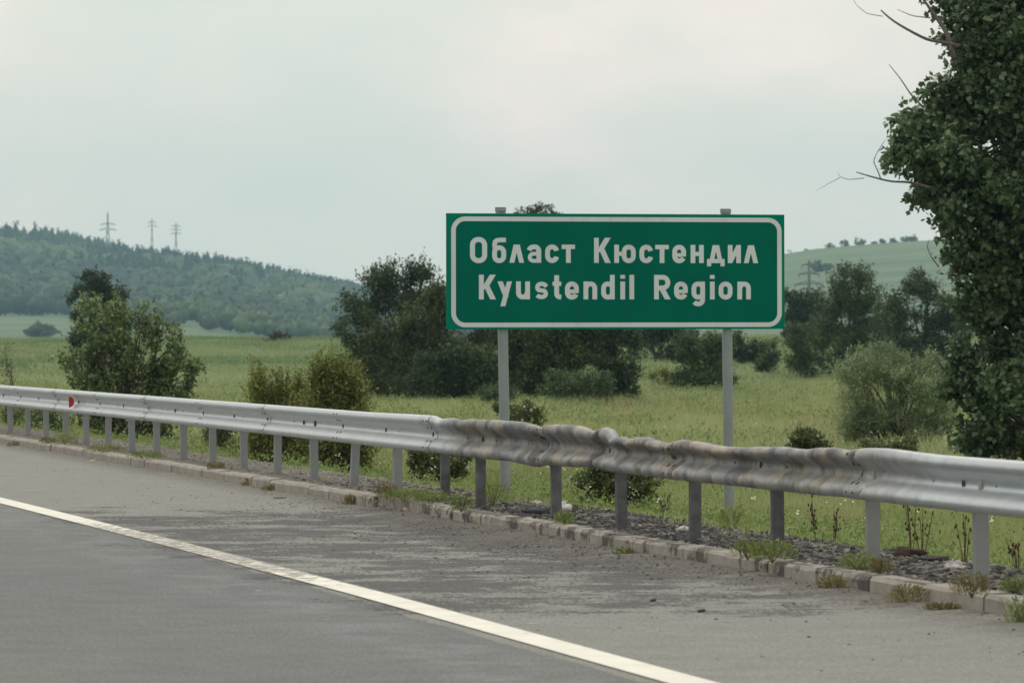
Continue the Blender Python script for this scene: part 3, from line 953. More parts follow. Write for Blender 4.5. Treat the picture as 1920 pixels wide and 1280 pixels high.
for (pxt, pxb, gy) in ((941, 952, 1.22), (1364, 1371.5, 3.3)):
    # round steel posts, leaning slightly to the left
    lx_t = ((pxt - 1155.5) / 200) * (SW / (634 / 200)); lx_b = ((pxb - 1155.5) / 200) * (SW / (634 / 200))
    ztop = zb + SH + 0.045
    zlow = -0.55
    mb = MB()
    zs = np.linspace(zlow, ztop, 8)
    f_ = (ztop - zs) / (ztop - (-0.1))
    pts = np.stack([lx_t + (lx_b - lx_t) * f_, np.full(8, 0.035), zs], 1)
    mb.tube(pts, 0.048, 20)
    po = obj('sign_post', mb.mesh('sign_post', M_signpost, True), sign)
    cb = MB(); cb.tube([(lx_t, 0.035, ztop - 0.028), (lx_t, 0.035, ztop + 0.012)], 0.052, 20); obj('cap', cb.mesh('cap', M_signpost, False), po)
    for zz in (zb + 0.28, zb + SH - 0.22):
        kb = MB(); fx = lx_t + (lx_b - lx_t) * (ztop - zz) / (ztop + 0.1)
        kb.box((fx, 0.035, zz), (0.13, 0.115, 0.035)); obj('clamp', kb.mesh('clamp', M_signpost), po)

# ------------------------------------------------------------------ foliage
def leaf_quads(c, ax, nrm, L, W):
    """folded leaf: 4 vertices, one quad"""
    side = np.cross(ax, nrm); side /= np.linalg.norm(side, axis=1)[:, None] + 1e-9
    L = L[:, None]; W = W[:, None]
    v = np.stack([c, c + ax * L * 0.45 + side * W * 0.5 + nrm * L * 0.08, c + ax * L, c + ax * L * 0.45 - side * W * 0.5 + nrm * L * 0.08], 1)
    n = len(c)
    return v.reshape(-1, 3), np.arange(n * 4).reshape(n, 4)


def unit(a): return a / (np.linalg.norm(a, axis=1)[:, None] + 1e-9)


def crown_np(blobs, n_twigs, per, leaf, aspect, twig, r, up=0.5, surf=0.5, droop=0.0, clump=9, stray=0.16):
    C = np.array([b[0] for b in blobs]); Rr = np.array([b[1] for b in blobs])
    wgt = (Rr.prod(1)) ** 0.7; wgt /= wgt.sum()
    # each lobe is made of smaller sprays, so the crown has gaps, lit tops and shaded pockets
    ns = max(5, int(clump))
    sb = np.repeat(np.arange(len(blobs)), ns)
    ds = unit(r.normal(size=(len(sb), 3)) + np.array([0, 0, 0.15]))
    rs = 0.45 + 0.55 * r.random(len(sb)) ** 0.6
    SC = C[sb] + ds * Rr[sb] * rs[:, None]
    SR = Rr[sb] * (0.24 + 0.22 * r.random(len(sb)))[:, None] * np.array([1, 1, 0.8])
    q = wgt[sb] * (0.4 + r.random(len(sb))); q /= q.sum()
    C0 = C; bi = r.choice(len(sb), n_twigs, p=q); C, Rr = SC, SR
    loose = r.random(n_twigs) < stray
    d = unit(r.normal(size=(n_twigs, 3)) + ds[bi] * 0.5)
    rad = surf + (1.0 - surf) * r.random(n_twigs) ** 0.6
    rad *= 0.86 + 0.28 * r.random(n_twigs)
    rad = np.where(loose, rad * 1.9, rad)
    cen = C[bi] + d * Rr[bi] * rad[:, None]
    ax = unit(d * 0.9 + np.array([0, 0, up]) + r.normal(0, 0.35, (n_twigs, 3)))
    tl = twig * (0.6 + 0.8 * r.random(n_twigs))
    idx = np.repeat(np.arange(n_twigs), per)
    n = len(idx)
    t = r.random(n)
    p = cen[idx] + ax[idx] * ((t - 0.5) * tl[idx])[:, None] + r.normal(0, 1, (n, 3)) * (twig * 0.16 * (1.25 - t))[:, None]
    la = unit(ax[idx] * 0.5 + r.normal(0, 0.75, (n, 3)) + np.array([0, 0, -droop]))
    nr_ = unit(r.normal(0, 0.6, (n, 3)) + np.array([0, 0, 0.8]) + d[idx] * 0.4)
    L = leaf * (0.65 + 0.7 * r.random(n)); W = L * aspect * (0.8 + 0.4 * r.random(n))
    v, f = leaf_quads(p, la, nr_, L, W)
    return v, f, cen, ax, tl


def limb(mb, a, b, r0, r1, r, n=5, bend=0.12):
    a = np.asarray(a, float); b = np.asarray(b, float)
    L = np.linalg.norm(b - a); k = 6
    t = np.linspace(0, 1, k)[:, None]
    off = r.normal(0, bend * L * 0.5, 3)
    pts = a + (b - a) * t + off * (t * (1 - t)) * 1.6 + np.array([0, 0, 1]) * L * 0.10 * (t * (1 - t))
    pts[1:-1] += r.normal(0, L * 0.012, (k - 2, 3))
    mb.tube(pts, r0 + (r1 - r0) * t[:, 0], n)
    return pts


def plant(name, label, cat, base_px, Z, blobs_px, mat, leaf, n_twigs, per, twig, seed, aspect=0.6, up=0.5, surf=0.45, droop=0, depth=0.9,
          trunk_r=0.05, stems=1, group=None, extra=None, flowers=None, n_branch=40, bark=None, clump=9, stray=0.16, shoots=None, skirt=1.0):
    r = np.random.default_rng(seed)
    s = FPX / Z
    if 150 < Z < 400: leaf, n_twigs = leaf * 0.78, int(n_twigs * 1.25)
    bx = (base_px - 960) / s
    root = np.array([bx, Z, float(H(bx, Z)) - 0.02])
    e_ = empty(name, tuple(root)); tag(e_, label, cat, group)
    bl = []
    for q in blobs_px:
        c = at(q[0], q[1], Z + (q[4] / s if len(q) > 4 else r.normal(0, 0.25) * q[2] / s))
        gr_ = 1.12 if 150 < Z < 400 else 1.0
        bl.append((c, np.array([q[2] / s, depth * q[2] / s, q[3] / s]) * gr_))
    if skirt and len(bl) < 20:
        cs = np.array([b[0] for b in bl]); rs_ = np.array([b[1] for b in bl])
        x0, x1 = (cs[:, 0] - rs_[:, 0]).min(), (cs[:, 0] + rs_[:, 0]).max(); zt = (cs[:, 2] + rs_[:, 2]).max() - root[2]; wd = (x1 - x0) / 2
        if (cs[:, 2] - rs_[:, 2]).min() - root[2] > 0.06 * zt:
            for q in (-0.4, 0.0, 0.4):      # foliage down to the grass
                bl.append((np.array([(x0 + x1) / 2 + q * wd, Z + r.normal(0, 0.15) * wd, root[2] + zt * r.uniform(0.17, 0.26)]), np.array([wd * 0.42, wd * 0.42, zt * 0.24]) * skirt))
    v, f, cen, ax, tl = crown_np(bl, n_twigs, per, leaf, aspect, twig, r, up, surf, droop, clump, stray)
    keep = v.reshape(-1, 4, 3)[:, :, 2].min(1) > (root[2] - 0.05)
    v4 = v.reshape(-1, 4, 3)[keep]
    v = v4.reshape(-1, 3); f = np.arange(len(v)).reshape(-1, 4)
    cr = obj('crown', mesh_np('crown', v - root, f, mat), e_)
    mb = MB()
    order = np.argsort([b[0][2] for b in bl])
    lowest = np.array([b[0] for b in bl])
    for k in range(stems):
        off = r.normal(0, 0.12 * (stems > 1), 3) * (1 if stems > 1 else 0); off[2] = 0
        tgt = bl[order[-1 - (k % len(bl))]][0]
        pts = limb(mb, root + off - np.array([0, 0, 0.1]), tgt, trunk_r, trunk_r * 0.3, r, 7, 0.06 if stems == 1 else 0.14)
        if k == 0: spine = pts
    for b in bl:
        j = int(np.clip(round((b[0][2] - root[2]) / max(0.2, spine[-1][2] - root[2]) * 3 * r.uniform(0.4, 0.9)), 0, 4))
        limb(mb, spine[j], b[0], trunk_r * 0.5, trunk_r * 0.15, r, 5)
    C = np.array([b[0] for b in bl])
    for k in r.choice(len(cen), min(n_branch, len(cen)), replace=False):
        j = np.argmin(np.linalg.norm(C - cen[k], axis=1))
        limb(mb, C[j], cen[k] + ax[k] * tl[k] * 0.35, trunk_r * 0.16, trunk_r * 0.05, r, 4)
    if shoots:
        ns_, nl_, reach = shoots; LV = []
        for k in range(ns_):
            b = bl[r.integers(len(bl))]; dr = unit(np.array([[r.normal(0, 0.7), r.normal(0, 0.5), abs(r.normal(0.9, 0.35))]]))[0]
            tip = b[0] + dr * b[1] * reach * r.uniform(0.8, 1.2)
            p0 = root + np.array([(b[0][0] - root[0]) * 0.35 + r.normal(0, 0.1), r.normal(0, 0.12), 0])
            mid = (p0 + tip) / 2 + np.array([(tip[0] - p0[0]) * 0.22, 0, 0.02]); q = np.linspace(0, 1, 7)[:, None]
            cv = (1 - q) ** 2 * p0 + 2 * q * (1 - q) * mid + q * q * tip
            mb.tube(cv, np.linspace(trunk_r * 0.30, trunk_r * 0.08, 7), 4)
            tq = r.uniform(0.35, 1.0, nl_)[:, None]; pc = (1 - tq) ** 2 * p0 + 2 * tq * (1 - tq) * mid + tq * tq * tip
            dir_ = unit(2 * (1 - tq) * (mid - p0) + 2 * tq * (tip - mid))
            la = unit(dir_ * 0.7 + r.normal(0, 0.6, (nl_, 3))); L_ = leaf * (0.7 + 0.6 * r.random(nl_)) * (1.15 - 0.4 * tq[:, 0])
            LV.append(leaf_quads(pc + la * 0.01 + r.normal(0, leaf * 0.35, (nl_, 3)), la, unit(r.normal(0, 0.6, (nl_, 3)) + np.array([0, -0.2, 0.8])), L_, L_ * aspect)[0])
        LV = np.vstack(LV)
        bpy.data.meshes.remove(cr.data) if False else None
        v_all = np.vstack([v, LV]); cr.data = mesh_np('crown', v_all - root, np.arange(len(v_all)).reshape(-1, 4), mat)
    me = mb.mesh('trunk', bark or M_bark, True); me.transform(__import__('mathutils').Matrix.Translation(-Vector(root)))
    obj('trunk', me, e_)
    if flowers:
        fm, nf_, fs = flowers
        k = r.choice(len(cen), min(nf_, len(cen)), replace=False)
        pc = cen[k] + ax[k] * tl[k][:, None] * 0.5
        fv, ff = [], []
        for p in pc:
            o_ = len(fv)
            for a in range(5):
                an = a * 1.2566
                fv += [p, p + fs * np.array([math.cos(an - .5), -0.35, math.sin(an - .5)]), p + fs * 1.25 * np.array([math.cos(an), -0.25, math.sin(an)]), p + fs * np.array([math.cos(an + .5), -0.35, math.sin(an + .5)])]
        fv = np.array(fv)
        fo = obj('blossom', mesh_np('blossom', fv - root, np.arange(len(fv)).reshape(-1, 4), fm), e_); fo['kind'] = 'stuff'
    return e_


L_poplar = leaf_mat('leaf_poplar', (0.052, 0.092, 0.042), (0.104, 0.164, 0.074), (0.235, 0.295, 0.185), 0.42, 0.38, 0.9)
L_bush = leaf_mat('leaf_bush', (0.070, 0.112, 0.038), (0.138, 0.198, 0.076), (0.300, 0.360, 0.190), 0.38)
L_yellow = leaf_mat('leaf_yellow', (0.085, 0.115, 0.026), (0.170, 0.200, 0.046), (0.290, 0.305, 0.085), 0.42)
L_dark = leaf_mat('leaf_dark', (0.018, 0.034, 0.014), (0.044, 0.074, 0.027), (0.110, 0.152, 0.055), 0.3, 0.6, 0.5)
L_olive = leaf_mat('leaf_olive', (0.020, 0.035, 0.011), (0.060, 0.084, 0.025), (0.155, 0.178, 0.058), 0.3, 0.6, 0.5)
L_green = leaf_mat('leaf_green', (0.034, 0.064, 0.022), (0.076, 0.125, 0.044), (0.150, 0.210, 0.080), 0.32, 0.6, 0.5)
L_willow = leaf_mat('leaf_willow', (0.150, 0.215, 0.105), (0.255, 0.330, 0.175), (0.410, 0.480, 0.300), 0.42)
L_rose = leaf_mat('leaf_rose', (0.055, 0.085, 0.026), (0.105, 0.145, 0.046), (0.200, 0.235, 0.090), 0.35)
L_brown = leaf_mat('leaf_brown', (0.050, 0.038, 0.026), (0.075, 0.055, 0.038), (0.100, 0.080, 0.050), 0.2)
M_petal = plain('petal', (0.62, 0.52, 0.48), 0.6, 0, 0.12)
M_petalw = plain('petal_white', (0.62, 0.62, 0.55), 0.6, 0, 0.12)

# --- large poplar at the right edge
pop = plant('poplar_tree', 'tall broad-leaved tree with dark glossy leaves rising above the guardrail at the road side', 'tree', 2055, 72, [(1850, 350, 105, 70), (1870, 445, 105, 62), (1905, 545, 100, 62), (1950, 480, 110, 90), (1775, 262, 84, 64), (1715, 300, 46, 42), (1835, 160, 92, 52), (1800, 700, 40, 40), (1835, 70, 60, 60), (1885, 110, 80, 60), (1900, -10, 105, 70), (1870, 60, 80, 60),
    (1895, 30, 110, 95), (1850, -70, 95, 100), (1950, 120, 120, 110), (1840, 190, 110, 60), (1765, 225, 82, 58), (1738, 285, 66, 48), (1830, 300, 120, 85),
    (1775, 355, 70, 38), (1800, 412, 72, 34), (1880, 400, 110, 75), (1815, 470, 52, 38), (1890, 505, 95, 60), (1860, 570, 62, 40), (1925, 600, 90, 70),
    (1850, 665, 62, 36), (1920, 700, 110, 70), (1830, 745, 62, 50), (1870, 805, 90, 55), (1960, 820, 110, 80), (2040, 60, 140, 150), (2050, 320, 150, 150),
    (2050, 560, 140, 150), (2060, 780, 130, 120)], L_poplar, 0.096, 9600, 11, 0.34, 11, aspect=0.95, up=0.25, surf=0.25, clump=14, stray=0.06, droop=0.3, depth=1.0,
    trunk_r=0.16, n_branch=220)
pr = np.array(pop.location)
for k, pts in enumerate([
        [(1800, 86), (1760, 78), (1738, 75), (1700, 55), (1672, 38), (1652, 20)], [(1790, 110), (1775, 60), (1750, 25), (1728, -5)],
        [(1745, 352), (1705, 341), (1672, 341), (1636, 332), (1606, 323)], [(1652, 337), (1645, 318), (1637, 303), (1645, 285), (1660, 262)],
        [(1730, 200), (1708, 178), (1690, 150), (1667, 121)], [(1744, 34), (1710, 30), (1682, 18)], [(1780, 92), (1788, 120), (1800, 150)],
        [(1655, 31), (1625, 26), (1606, 10), (1598, -4)], [(1620, 334), (1590, 337), (1574, 331), (1571, 322)], [(1575, 333), (1552, 345), (1529, 359)],
        [(1760, 500), (1745, 480), (1738, 462), (1742, 450)]]):
    mb = MB(); P = np.array([at(a, b, 71.0 + 0.25 * j) - pr for j, (a, b) in enumerate(pts)])
    r0 = (0.034, 0.05, 0.026, 0.012, 0.016, 0.012, 0.014, 0.007, 0.007, 0.005, 0.012)[k]
    tq = np.linspace(0, len(P) - 1, 14); P = np.stack([np.interp(tq, np.arange(len(P)), P[:, a]) for a in range(3)], 1)
    P[1:-1] = (P[:-2] + P[1:-1] * 2 + P[2:]) / 4
    mb.tube(P, np.linspace(r0, r0 * 0.35, len(P)), 6); obj('bare_branch', mb.mesh('bare_branch', M_twig, True), pop)

# --- willow shrub
plant('willow_shrub', 'pale grey-green willow shrub with fanning stems left of the tall dark tree', 'shrub', 1690, 92, [
    (1606, 694, 38, 34), (1596, 745, 36, 40), (1650, 676, 40, 28), (1690, 700, 52, 32), (1732, 682, 38, 26), (1760, 716, 34, 48), (1630, 730, 45, 34), (1700, 745, 62, 36),
    (1755, 770, 40, 40), (1640, 795, 62, 32), (1720, 810, 62, 30), (1590, 800, 34, 34)], L_willow, 0.070, 3100, 13, 0.36, 12, aspect=0.26, up=1.0, surf=0.1, shoots=(70, 60, 1.0),
    trunk_r=0.028, stems=12, n_branch=150)
# --- left bush
plant('leafy_shrub', 'tall open shrub with light green leaves behind the far guardrail', 'shrub', 235, 90, [
    (168, 596, 26, 40), (200, 612, 34, 40), (232, 592, 24, 26), (266, 606, 38, 34), (300, 628, 26, 36), (330, 640, 16, 24), (150, 672, 34, 22), (205, 668, 52, 34),
    (282, 672, 52, 34), (345, 672, 14, 26), (362, 690, 14, 22), (180, 716, 44, 34), (245, 722, 62, 40), (318, 722, 40, 38), (352, 740, 18, 34), (170, 775, 42, 40),
    (240, 785, 72, 44), (315, 785, 44, 44), (238, 828, 90, 22)], L_bush, 0.085, 1150, 12, 0.32, 13, aspect=0.7, up=0.9, surf=0.2, shoots=(60, 80, 1.1), trunk_r=0.05, stems=5, n_branch=110)
# --- yellow-green bushes
plant('upright_shrub', 'olive-yellow shrub of upright shoots, left one of the pair', 'shrub', 515, 66, [
    (480, 722, 18, 34), (508, 722, 22, 30), (540, 728, 20, 28), (568, 735, 18, 30), (495, 750, 36, 32), (550, 755, 38, 34), (510, 815, 58, 46), (480, 855, 44, 26),
    (560, 860, 46, 34)], L_yellow, 0.055, 240, 16, 0.40, 14, aspect=0.45, up=3.4, surf=0.1, shoots=(85, 120, 1.35), trunk_r=0.024, stems=16, n_branch=90)
plant('upright_shrub', 'olive-yellow bushy shrub, right one of the pair beside the dark thicket', 'shrub', 630, 64, [
    (600, 700, 22, 28), (628, 694, 20, 24), (655, 716, 26, 28), (615, 720, 36, 32), (665, 740, 26, 30), (600, 780, 46, 40), (655, 790, 38, 40), (610, 848, 66, 40), (665, 850, 34, 36)],
    L_yellow, 0.055, 700, 16, 0.40, 15, aspect=0.5, up=2.0, surf=0.15, shoots=(80, 100, 1.15), trunk_r=0.024, stems=10, n_branch=80)
# --- the dark thicket across the meadow
TG = 'trees and bushes of the dark thicket'
plant('thicket_tree', 'tallest dark tree at the left end of the thicket', 'tree', 740, 182, [
    (745, 520, 42, 22), (795, 512, 18, 14), (715, 545, 40, 26), (770, 545, 46, 26), (680, 578, 34, 18), (730, 590, 60, 34), (800, 580, 40, 34), (690, 628, 38, 30),
    (740, 650, 60, 40), (700, 700, 48, 44)], L_dark, 0.17, 1900, 12, 0.75, 21, aspect=0.5, up=0.6, surf=0.45, trunk_r=0.16, group=TG)
plant('thicket_tree', 'olive-brown bushy tree left of the sign panel', 'tree', 790, 174, [
    (830, 560, 34, 30), (800, 590, 46, 34), (745, 625, 44, 32), (780, 660, 56, 44), (850, 620, 44, 44), (720, 680, 44, 44), (750, 715, 50, 34), (810, 700, 50, 46)],
    L_olive, 0.16, 1900, 12, 0.7, 22, aspect=0.5, up=0.5, surf=0.4, trunk_r=0.14, group=TG)
plant('thicket_bush', 'dark green bush low in front of the thicket beside the left sign post', 'shrub', 850, 168, [
    (840, 668, 46, 34), (870, 700, 52, 40), (820, 715, 40, 32), (905, 690, 36, 44)], L_dark, 0.15, 1300, 12, 0.6, 23, aspect=0.5, surf=0.4, trunk_r=0.10, group=TG)
plant('thicket_tree', 'olive tree directly behind the left sign post', 'tree', 960, 175, [
    (925, 600, 46, 46), (980, 600, 50, 50), (940, 660, 50, 44), (1000, 660, 46, 44), (960, 710, 60, 34)], L_olive, 0.16, 1500, 12, 0.65, 24, aspect=0.5, surf=0.4, trunk_r=0.12, group=TG)
plant('thicket_tree', 'olive-green tree under the middle of the sign panel', 'tree', 1050, 173, [
    (1040, 600, 50, 44), (1090, 610, 46, 44), (1050, 655, 50, 40), (1075, 690, 56, 40), (1020, 705, 40, 34)], L_olive, 0.16, 1500, 12, 0.65, 25, aspect=0.5, surf=0.4, trunk_r=0.12, group=TG)
plant('thicket_tree', 'dark green tree at the right end of the thicket', 'tree', 1145, 174, [
    (1120, 610, 44, 44), (1150, 640, 38, 40), (1140, 690, 44, 38), (1165, 715, 26, 30), (1100, 640, 40, 40)], L_dark, 0.16, 1500, 12, 0.6, 26, aspect=0.5, surf=0.4, trunk_r=0.12, group=TG)
plant('thicket_bush', 'low grey-green bush at the foot of the thicket', 'shrub', 1090, 165, [
    (1085, 712, 38, 20), (1115, 722, 30, 20), (1060, 730, 34, 16)], L_green, 0.13, 700, 11, 0.45, 27, aspect=0.5, surf=0.4, trunk_r=0.06, group=TG)
plant('thicket_bush', 'small fresh green bush at the thicket edge behind the left sign post', 'shrub', 935, 160, [
    (925, 742, 28, 14), (950, 738, 18, 12)], L_green, 0.12, 300, 10, 0.35, 28, aspect=0.5, surf=0.3, trunk_r=0.04, group=TG)
plant('tall_tree', 'tall tree whose round tops show just above the sign panel', 'tree', 1005, 190, [
    (1018, 397, 19, 12), (984, 399, 17, 7), (1010, 440, 44, 32), (1000, 510, 50, 60), (1010, 600, 50, 60)], L_green, 0.16, 1100, 12, 0.35, 29, aspect=0.55, surf=0.5, trunk_r=0.14)
# --- right-hand middle ground
plant('dark_tree', 'dark trees behind the meadow under the sign panel', 'tree', 1235, 262, [
    (1200, 640, 34, 34), (1240, 645, 40, 36), (1285, 640, 34, 30), (1210, 600, 40, 40), (1270, 600, 40, 40)], L_dark, 0.22, 1100, 12, 0.8, 30, aspect=0.5, surf=0.4, trunk_r=0.14)
plant('round_bush', 'rounded green bush standing left of the right sign post', 'shrub', 1318, 186, [
    (1316, 655, 32, 26), (1300, 690, 30, 30), (1340, 690, 34, 34), (1318, 715, 38, 20), (1350, 650, 20, 22)], L_green, 0.13, 1400, 12, 0.5, 31, aspect=0.5, surf=0.4, trunk_r=0.09)
plant('small_shrub', 'small yellowish shrub between the thicket and the round bush', 'shrub', 1240, 205, [
    (1232, 702, 15, 12), (1252, 706, 12, 10)], L_yellow, 0.12, 200, 9, 0.4, 32, surf=0.2, trunk_r=0.03)
plant('dark_tree', 'low dark tree just right of the right sign post', 'tree', 1400, 250, [
    (1395, 648, 24, 20), (1420, 660, 18, 16)], L_dark, 0.18, 360, 11, 0.6, 33, surf=0.4, trunk_r=0.07)
plant('small_shrub', 'slim shrub in the meadow right of the right sign post', 'shrub', 1440, 236, [
    (1441, 660, 13, 18), (1432, 678, 14, 12)], L_green, 0.16, 230, 10, 0.5, 34, surf=0.3, trunk_r=0.05)
plant('meadow_bush', 'green bush below the right end of the sign panel', 'shrub', 1505, 232, [
    (1495, 630, 22, 20), (1515, 650, 28, 24), (1490, 660, 20, 20)], L_green, 0.15, 620, 11, 0.55, 35, surf=0.35, trunk_r=0.07)
plant('field_tree', 'forked dark green tree right of the sign panel', 'tree', 1592, 236, [
    (1618, 515, 18, 20), (1590, 528, 22, 22), (1565, 555, 28, 20), (1605, 560, 40, 26), (1560, 595, 32, 32), (1615, 600, 42, 34), (1580, 640, 52, 22), (1540, 620, 22, 22)],
    L_green, 0.17, 2100, 12, 0.75, 36, aspect=0.5, up=1.0, surf=0.35, trunk_r=0.14)
plant('field_tree', 'broad dull green tree between the forked tree and the tall dark tree', 'tree', 1735, 240, [
    (1735, 540, 42, 26), (1700, 565, 36, 28), (1775, 575, 36, 26), (1725, 600, 60, 34), (1790, 610, 34, 28), (1680, 615, 30, 24), (1740, 635, 62, 16)],
    L_dark, 0.17, 2000, 12, 0.7, 37, aspect=0.5, up=0.8, surf=0.35, trunk_r=0.14)
for k, (x, y, rx, ry, Z) in enumerate([(1492, 572, 22, 30, 335), (1528, 578, 24, 26, 340), (1665, 600, 24, 24, 335)]):
    plant('distant_tree', ['dark distant tree touching the right end of the sign panel', 'dark distant tree beneath the small pylon',
                           'distant tree between the two field trees'][k], 'tree', x, Z,
          [(x, y, rx, ry), (x + 6, y + 22, rx * 1.05, ry * 0.8)], L_dark, 0.30, 420, 10, 0.8, 60 + k, surf=0.4, trunk_r=0.12, group='distant trees at the meadow edge')
# --- near bushes by the rail
plant('rose_bush', 'wild rose bush with pale pink blossom at the left sign post', 'shrub', 970, 80, [
    (940, 776, 20, 16), (985, 772, 28, 18), (1008, 780, 14, 14), (970, 800, 44, 20)], L_rose, 0.045, 900, 12, 0.16, 41, surf=0.3, trunk_r=0.02, stems=5, flowers=(M_petal, 60, 0.022))
plant('low_bush', 'dark low bush under the rail left of the scorched posts', 'shrub', 825, 66, [
    (800, 862, 38, 20), (845, 868, 36, 22), (818, 884, 48, 14)], L_rose, 0.045, 1000, 12, 0.17, 42, surf=0.3, trunk_r=0.02, stems=4, flowers=(M_petal, 20, 0.02))
plant('low_bush', 'dark bush with a few blossoms under the burnt rail by the middle scorched posts', 'shrub', 1165, 56, [
    (1120, 890, 38, 24), (1165, 896, 42, 26), (1210, 905, 36, 22), (1150, 915, 50, 16)], L_rose, 0.042, 1500, 12, 0.16, 43, surf=0.3, trunk_r=0.02, stems=5, flowers=(M_petal, 36, 0.018))
plant('blossom_bush', 'small dark bush with white blossom peeping over the rail right of the right sign post', 'shrub', 1515, 62, [
    (1516, 816, 18, 16), (1505, 836, 30, 18), (1535, 835, 20, 12), (1515, 862, 34, 18)], L_rose, 0.042, 900, 12, 0.14, 44, surf=0.3, trunk_r=0.02, stems=4, flowers=(M_petalw, 46, 0.02))
plant('low_bush', 'dark low bush at the foot of the willow shrub', 'shrub', 1665, 76, [
    (1645, 836, 30, 14), (1690, 840, 34, 12), (1660, 856, 50, 14)], L_rose, 0.045, 700, 12, 0.15, 45, surf=0.3, trunk_r=0.02, stems=4, flowers=(M_petalw, 16, 0.018))
# --- left far plants
plant('dark_tree', 'dark tree rising behind the tall open shrub', 'tree', 185, 250, [
    (180, 530, 26, 16), (172, 560, 34, 24), (212, 560, 24, 22), (190, 590, 42, 30), (160, 600, 26, 26), (190, 640, 40, 34)], L_dark, 0.2, 1300, 12, 0.6, 46, surf=0.4, trunk_r=0.13)
plant('round_bush', 'lone round bush in the pale field at the foot of the wooded hill', 'shrub', 78, ground_depth(78, 631, 1280, 2050), [(78, 618, 22, 12), (64, 622, 14, 9), (92, 622, 12, 9), (78, 624, 26, 8)], L_green, 0.7, 520, 10, 1.2, 47, surf=0.1, clump=20, stray=0, trunk_r=0.15)
plant('brown_bush', 'small brownish bush on the meadow crest', 'shrub', 523, 345, [(523, 637, 16, 8), (512, 640, 10, 6), (535, 640, 9, 6)], L_brown, 0.22, 260, 10, 0.45, 48, surf=0.3, trunk_r=0.06)
plant('small_tree', 'small light tree left of the thicket on the crest', 'tree', 640, 380, [(641, 606, 9, 12), (636, 622, 12, 12)], L_green, 0.25, 160, 10, 0.5, 49, surf=0.3, trunk_r=0.06)
plant('sapling', 'thin bare-looking sapling in the meadow behind the leftmost rail', 'tree', 14, 112, [(12, 668, 14, 26), (22, 700, 14, 20)], L_brown, 0.05, 90, 6, 0.4, 50, up=1.2, surf=0.1, trunk_r=0.02, n_branch=40, stems=3)
for k, (x, y, rx) in enumerate([(70, 780, 44), (28, 795, 32), (405, 800, 26)]):
    plant('verge_bush', ['green weedy bush under the rail by the red reflector', 'green weedy bush under the rail at the far end', 'green weedy bush under the rail left of the yellow shrubs'][k], 'shrub', x, (88, 92, 80)[k],
          [(x, y, rx, 26), (x + 12, y + 16, rx * 0.9, 16)], L_bush, 0.05, 600, 11, 0.3, 70 + k, up=1.2, surf=0.2, trunk_r=0.015, stems=4, group='weedy bushes under the far rail')

# --- hedgerow trees on the ridge of the right hill
for k, (x, y, rx, ry) in enumerate([(1483, 474, 7, 4), (1513, 472, 5, 3), (1556, 462, 10, 4), (1584, 458, 9, 6), (1612, 455, 10, 7), (1640, 457, 6, 3), (1654, 454, 4, 4), (1676, 452, 8, 3), (1698, 447, 9, 6), (1712, 446, 6, 5)]):
    plant('ridge_tree', ['smallest tree next to the sign panel', 'tiny tree second from the sign panel', 'low wide tree third from the sign panel', 'rounded tree fourth from the sign panel',
                         'tallest middle tree fifth from the sign panel', 'low tree sixth from the sign panel', 'tiny pointed tree seventh from the sign panel', 'low tree eighth from the sign panel',
                         'large tree ninth from the sign panel', 'last tree nearest the tall dark tree'][k] + ' on the right hill ridge', 'tree', x, 2770,
          [(x, y, rx * 0.9, ry * 0.9), (x + 2, y + 4, rx * 0.9, ry * 0.6)], L_green, 1.3, 46, 7, 1.0, 80 + k, surf=0.3, trunk_r=0.3, n_branch=5, group='trees along the right hill ridge')
plant('hill_copse', 'dark clump of trees on the slope of the right hill behind the pylon', 'trees', 1522, ground_depth(1522, 511, 1200, 2700), [(1536, 497, 9, 6), (1548, 502, 14, 3.5), (1530, 503, 10, 3.5)], L_green, 1.4, 150, 8, 1.4, 95, surf=0.3, trunk_r=0.1, n_branch=1)

# ------------------------------------------------------------------ woodland on the left hill: one mass
fr = np.random.default_rng(99)
N = 7400
fx = fr.uniform(-660, 80, N); fy = 1720 + 2360 * fr.random(N)
zz = H(fx, fy)
keep = (fx / fy > -0.150) & (np.interp(fx / 2, RIDGE_X, RIDGE_Z) > 5)
edge_ = np.interp(fx, [-400, -216, -168], [2300, 2240, 1740]) + 140 * fbm(fx * 0.01, fx * 0 + 3, 77)
keep &= fy > edge_
fx, fy, zz = fx[keep], fy[keep], zz[keep]
Vs, Tint, Fs, Sm = [], [], [], []
base_n = 0
NA, NB = 10, 7
pa = np.arange(NA) / NA * 2 * math.pi; pb = np.linspace(0.06, math.pi - 0.25, NB)
US = np.stack([np.outer(np.sin(pb), np.cos(pa)), np.outer(np.sin(pb), np.sin(pa)), np.outer(np.cos(pb), np.ones(NA))], -1).reshape(-1, 3)
ii = (np.arange(NB - 1)[:, None] * NA + np.arange(NA)[None]).ravel(); jj = (np.arange(NB - 1)[:, None] * NA + (np.arange(NA)[None] + 1) % NA).ravel()
UF = np.stack([ii, jj, jj + NA, ii + NA], 1)
nn_ = 46
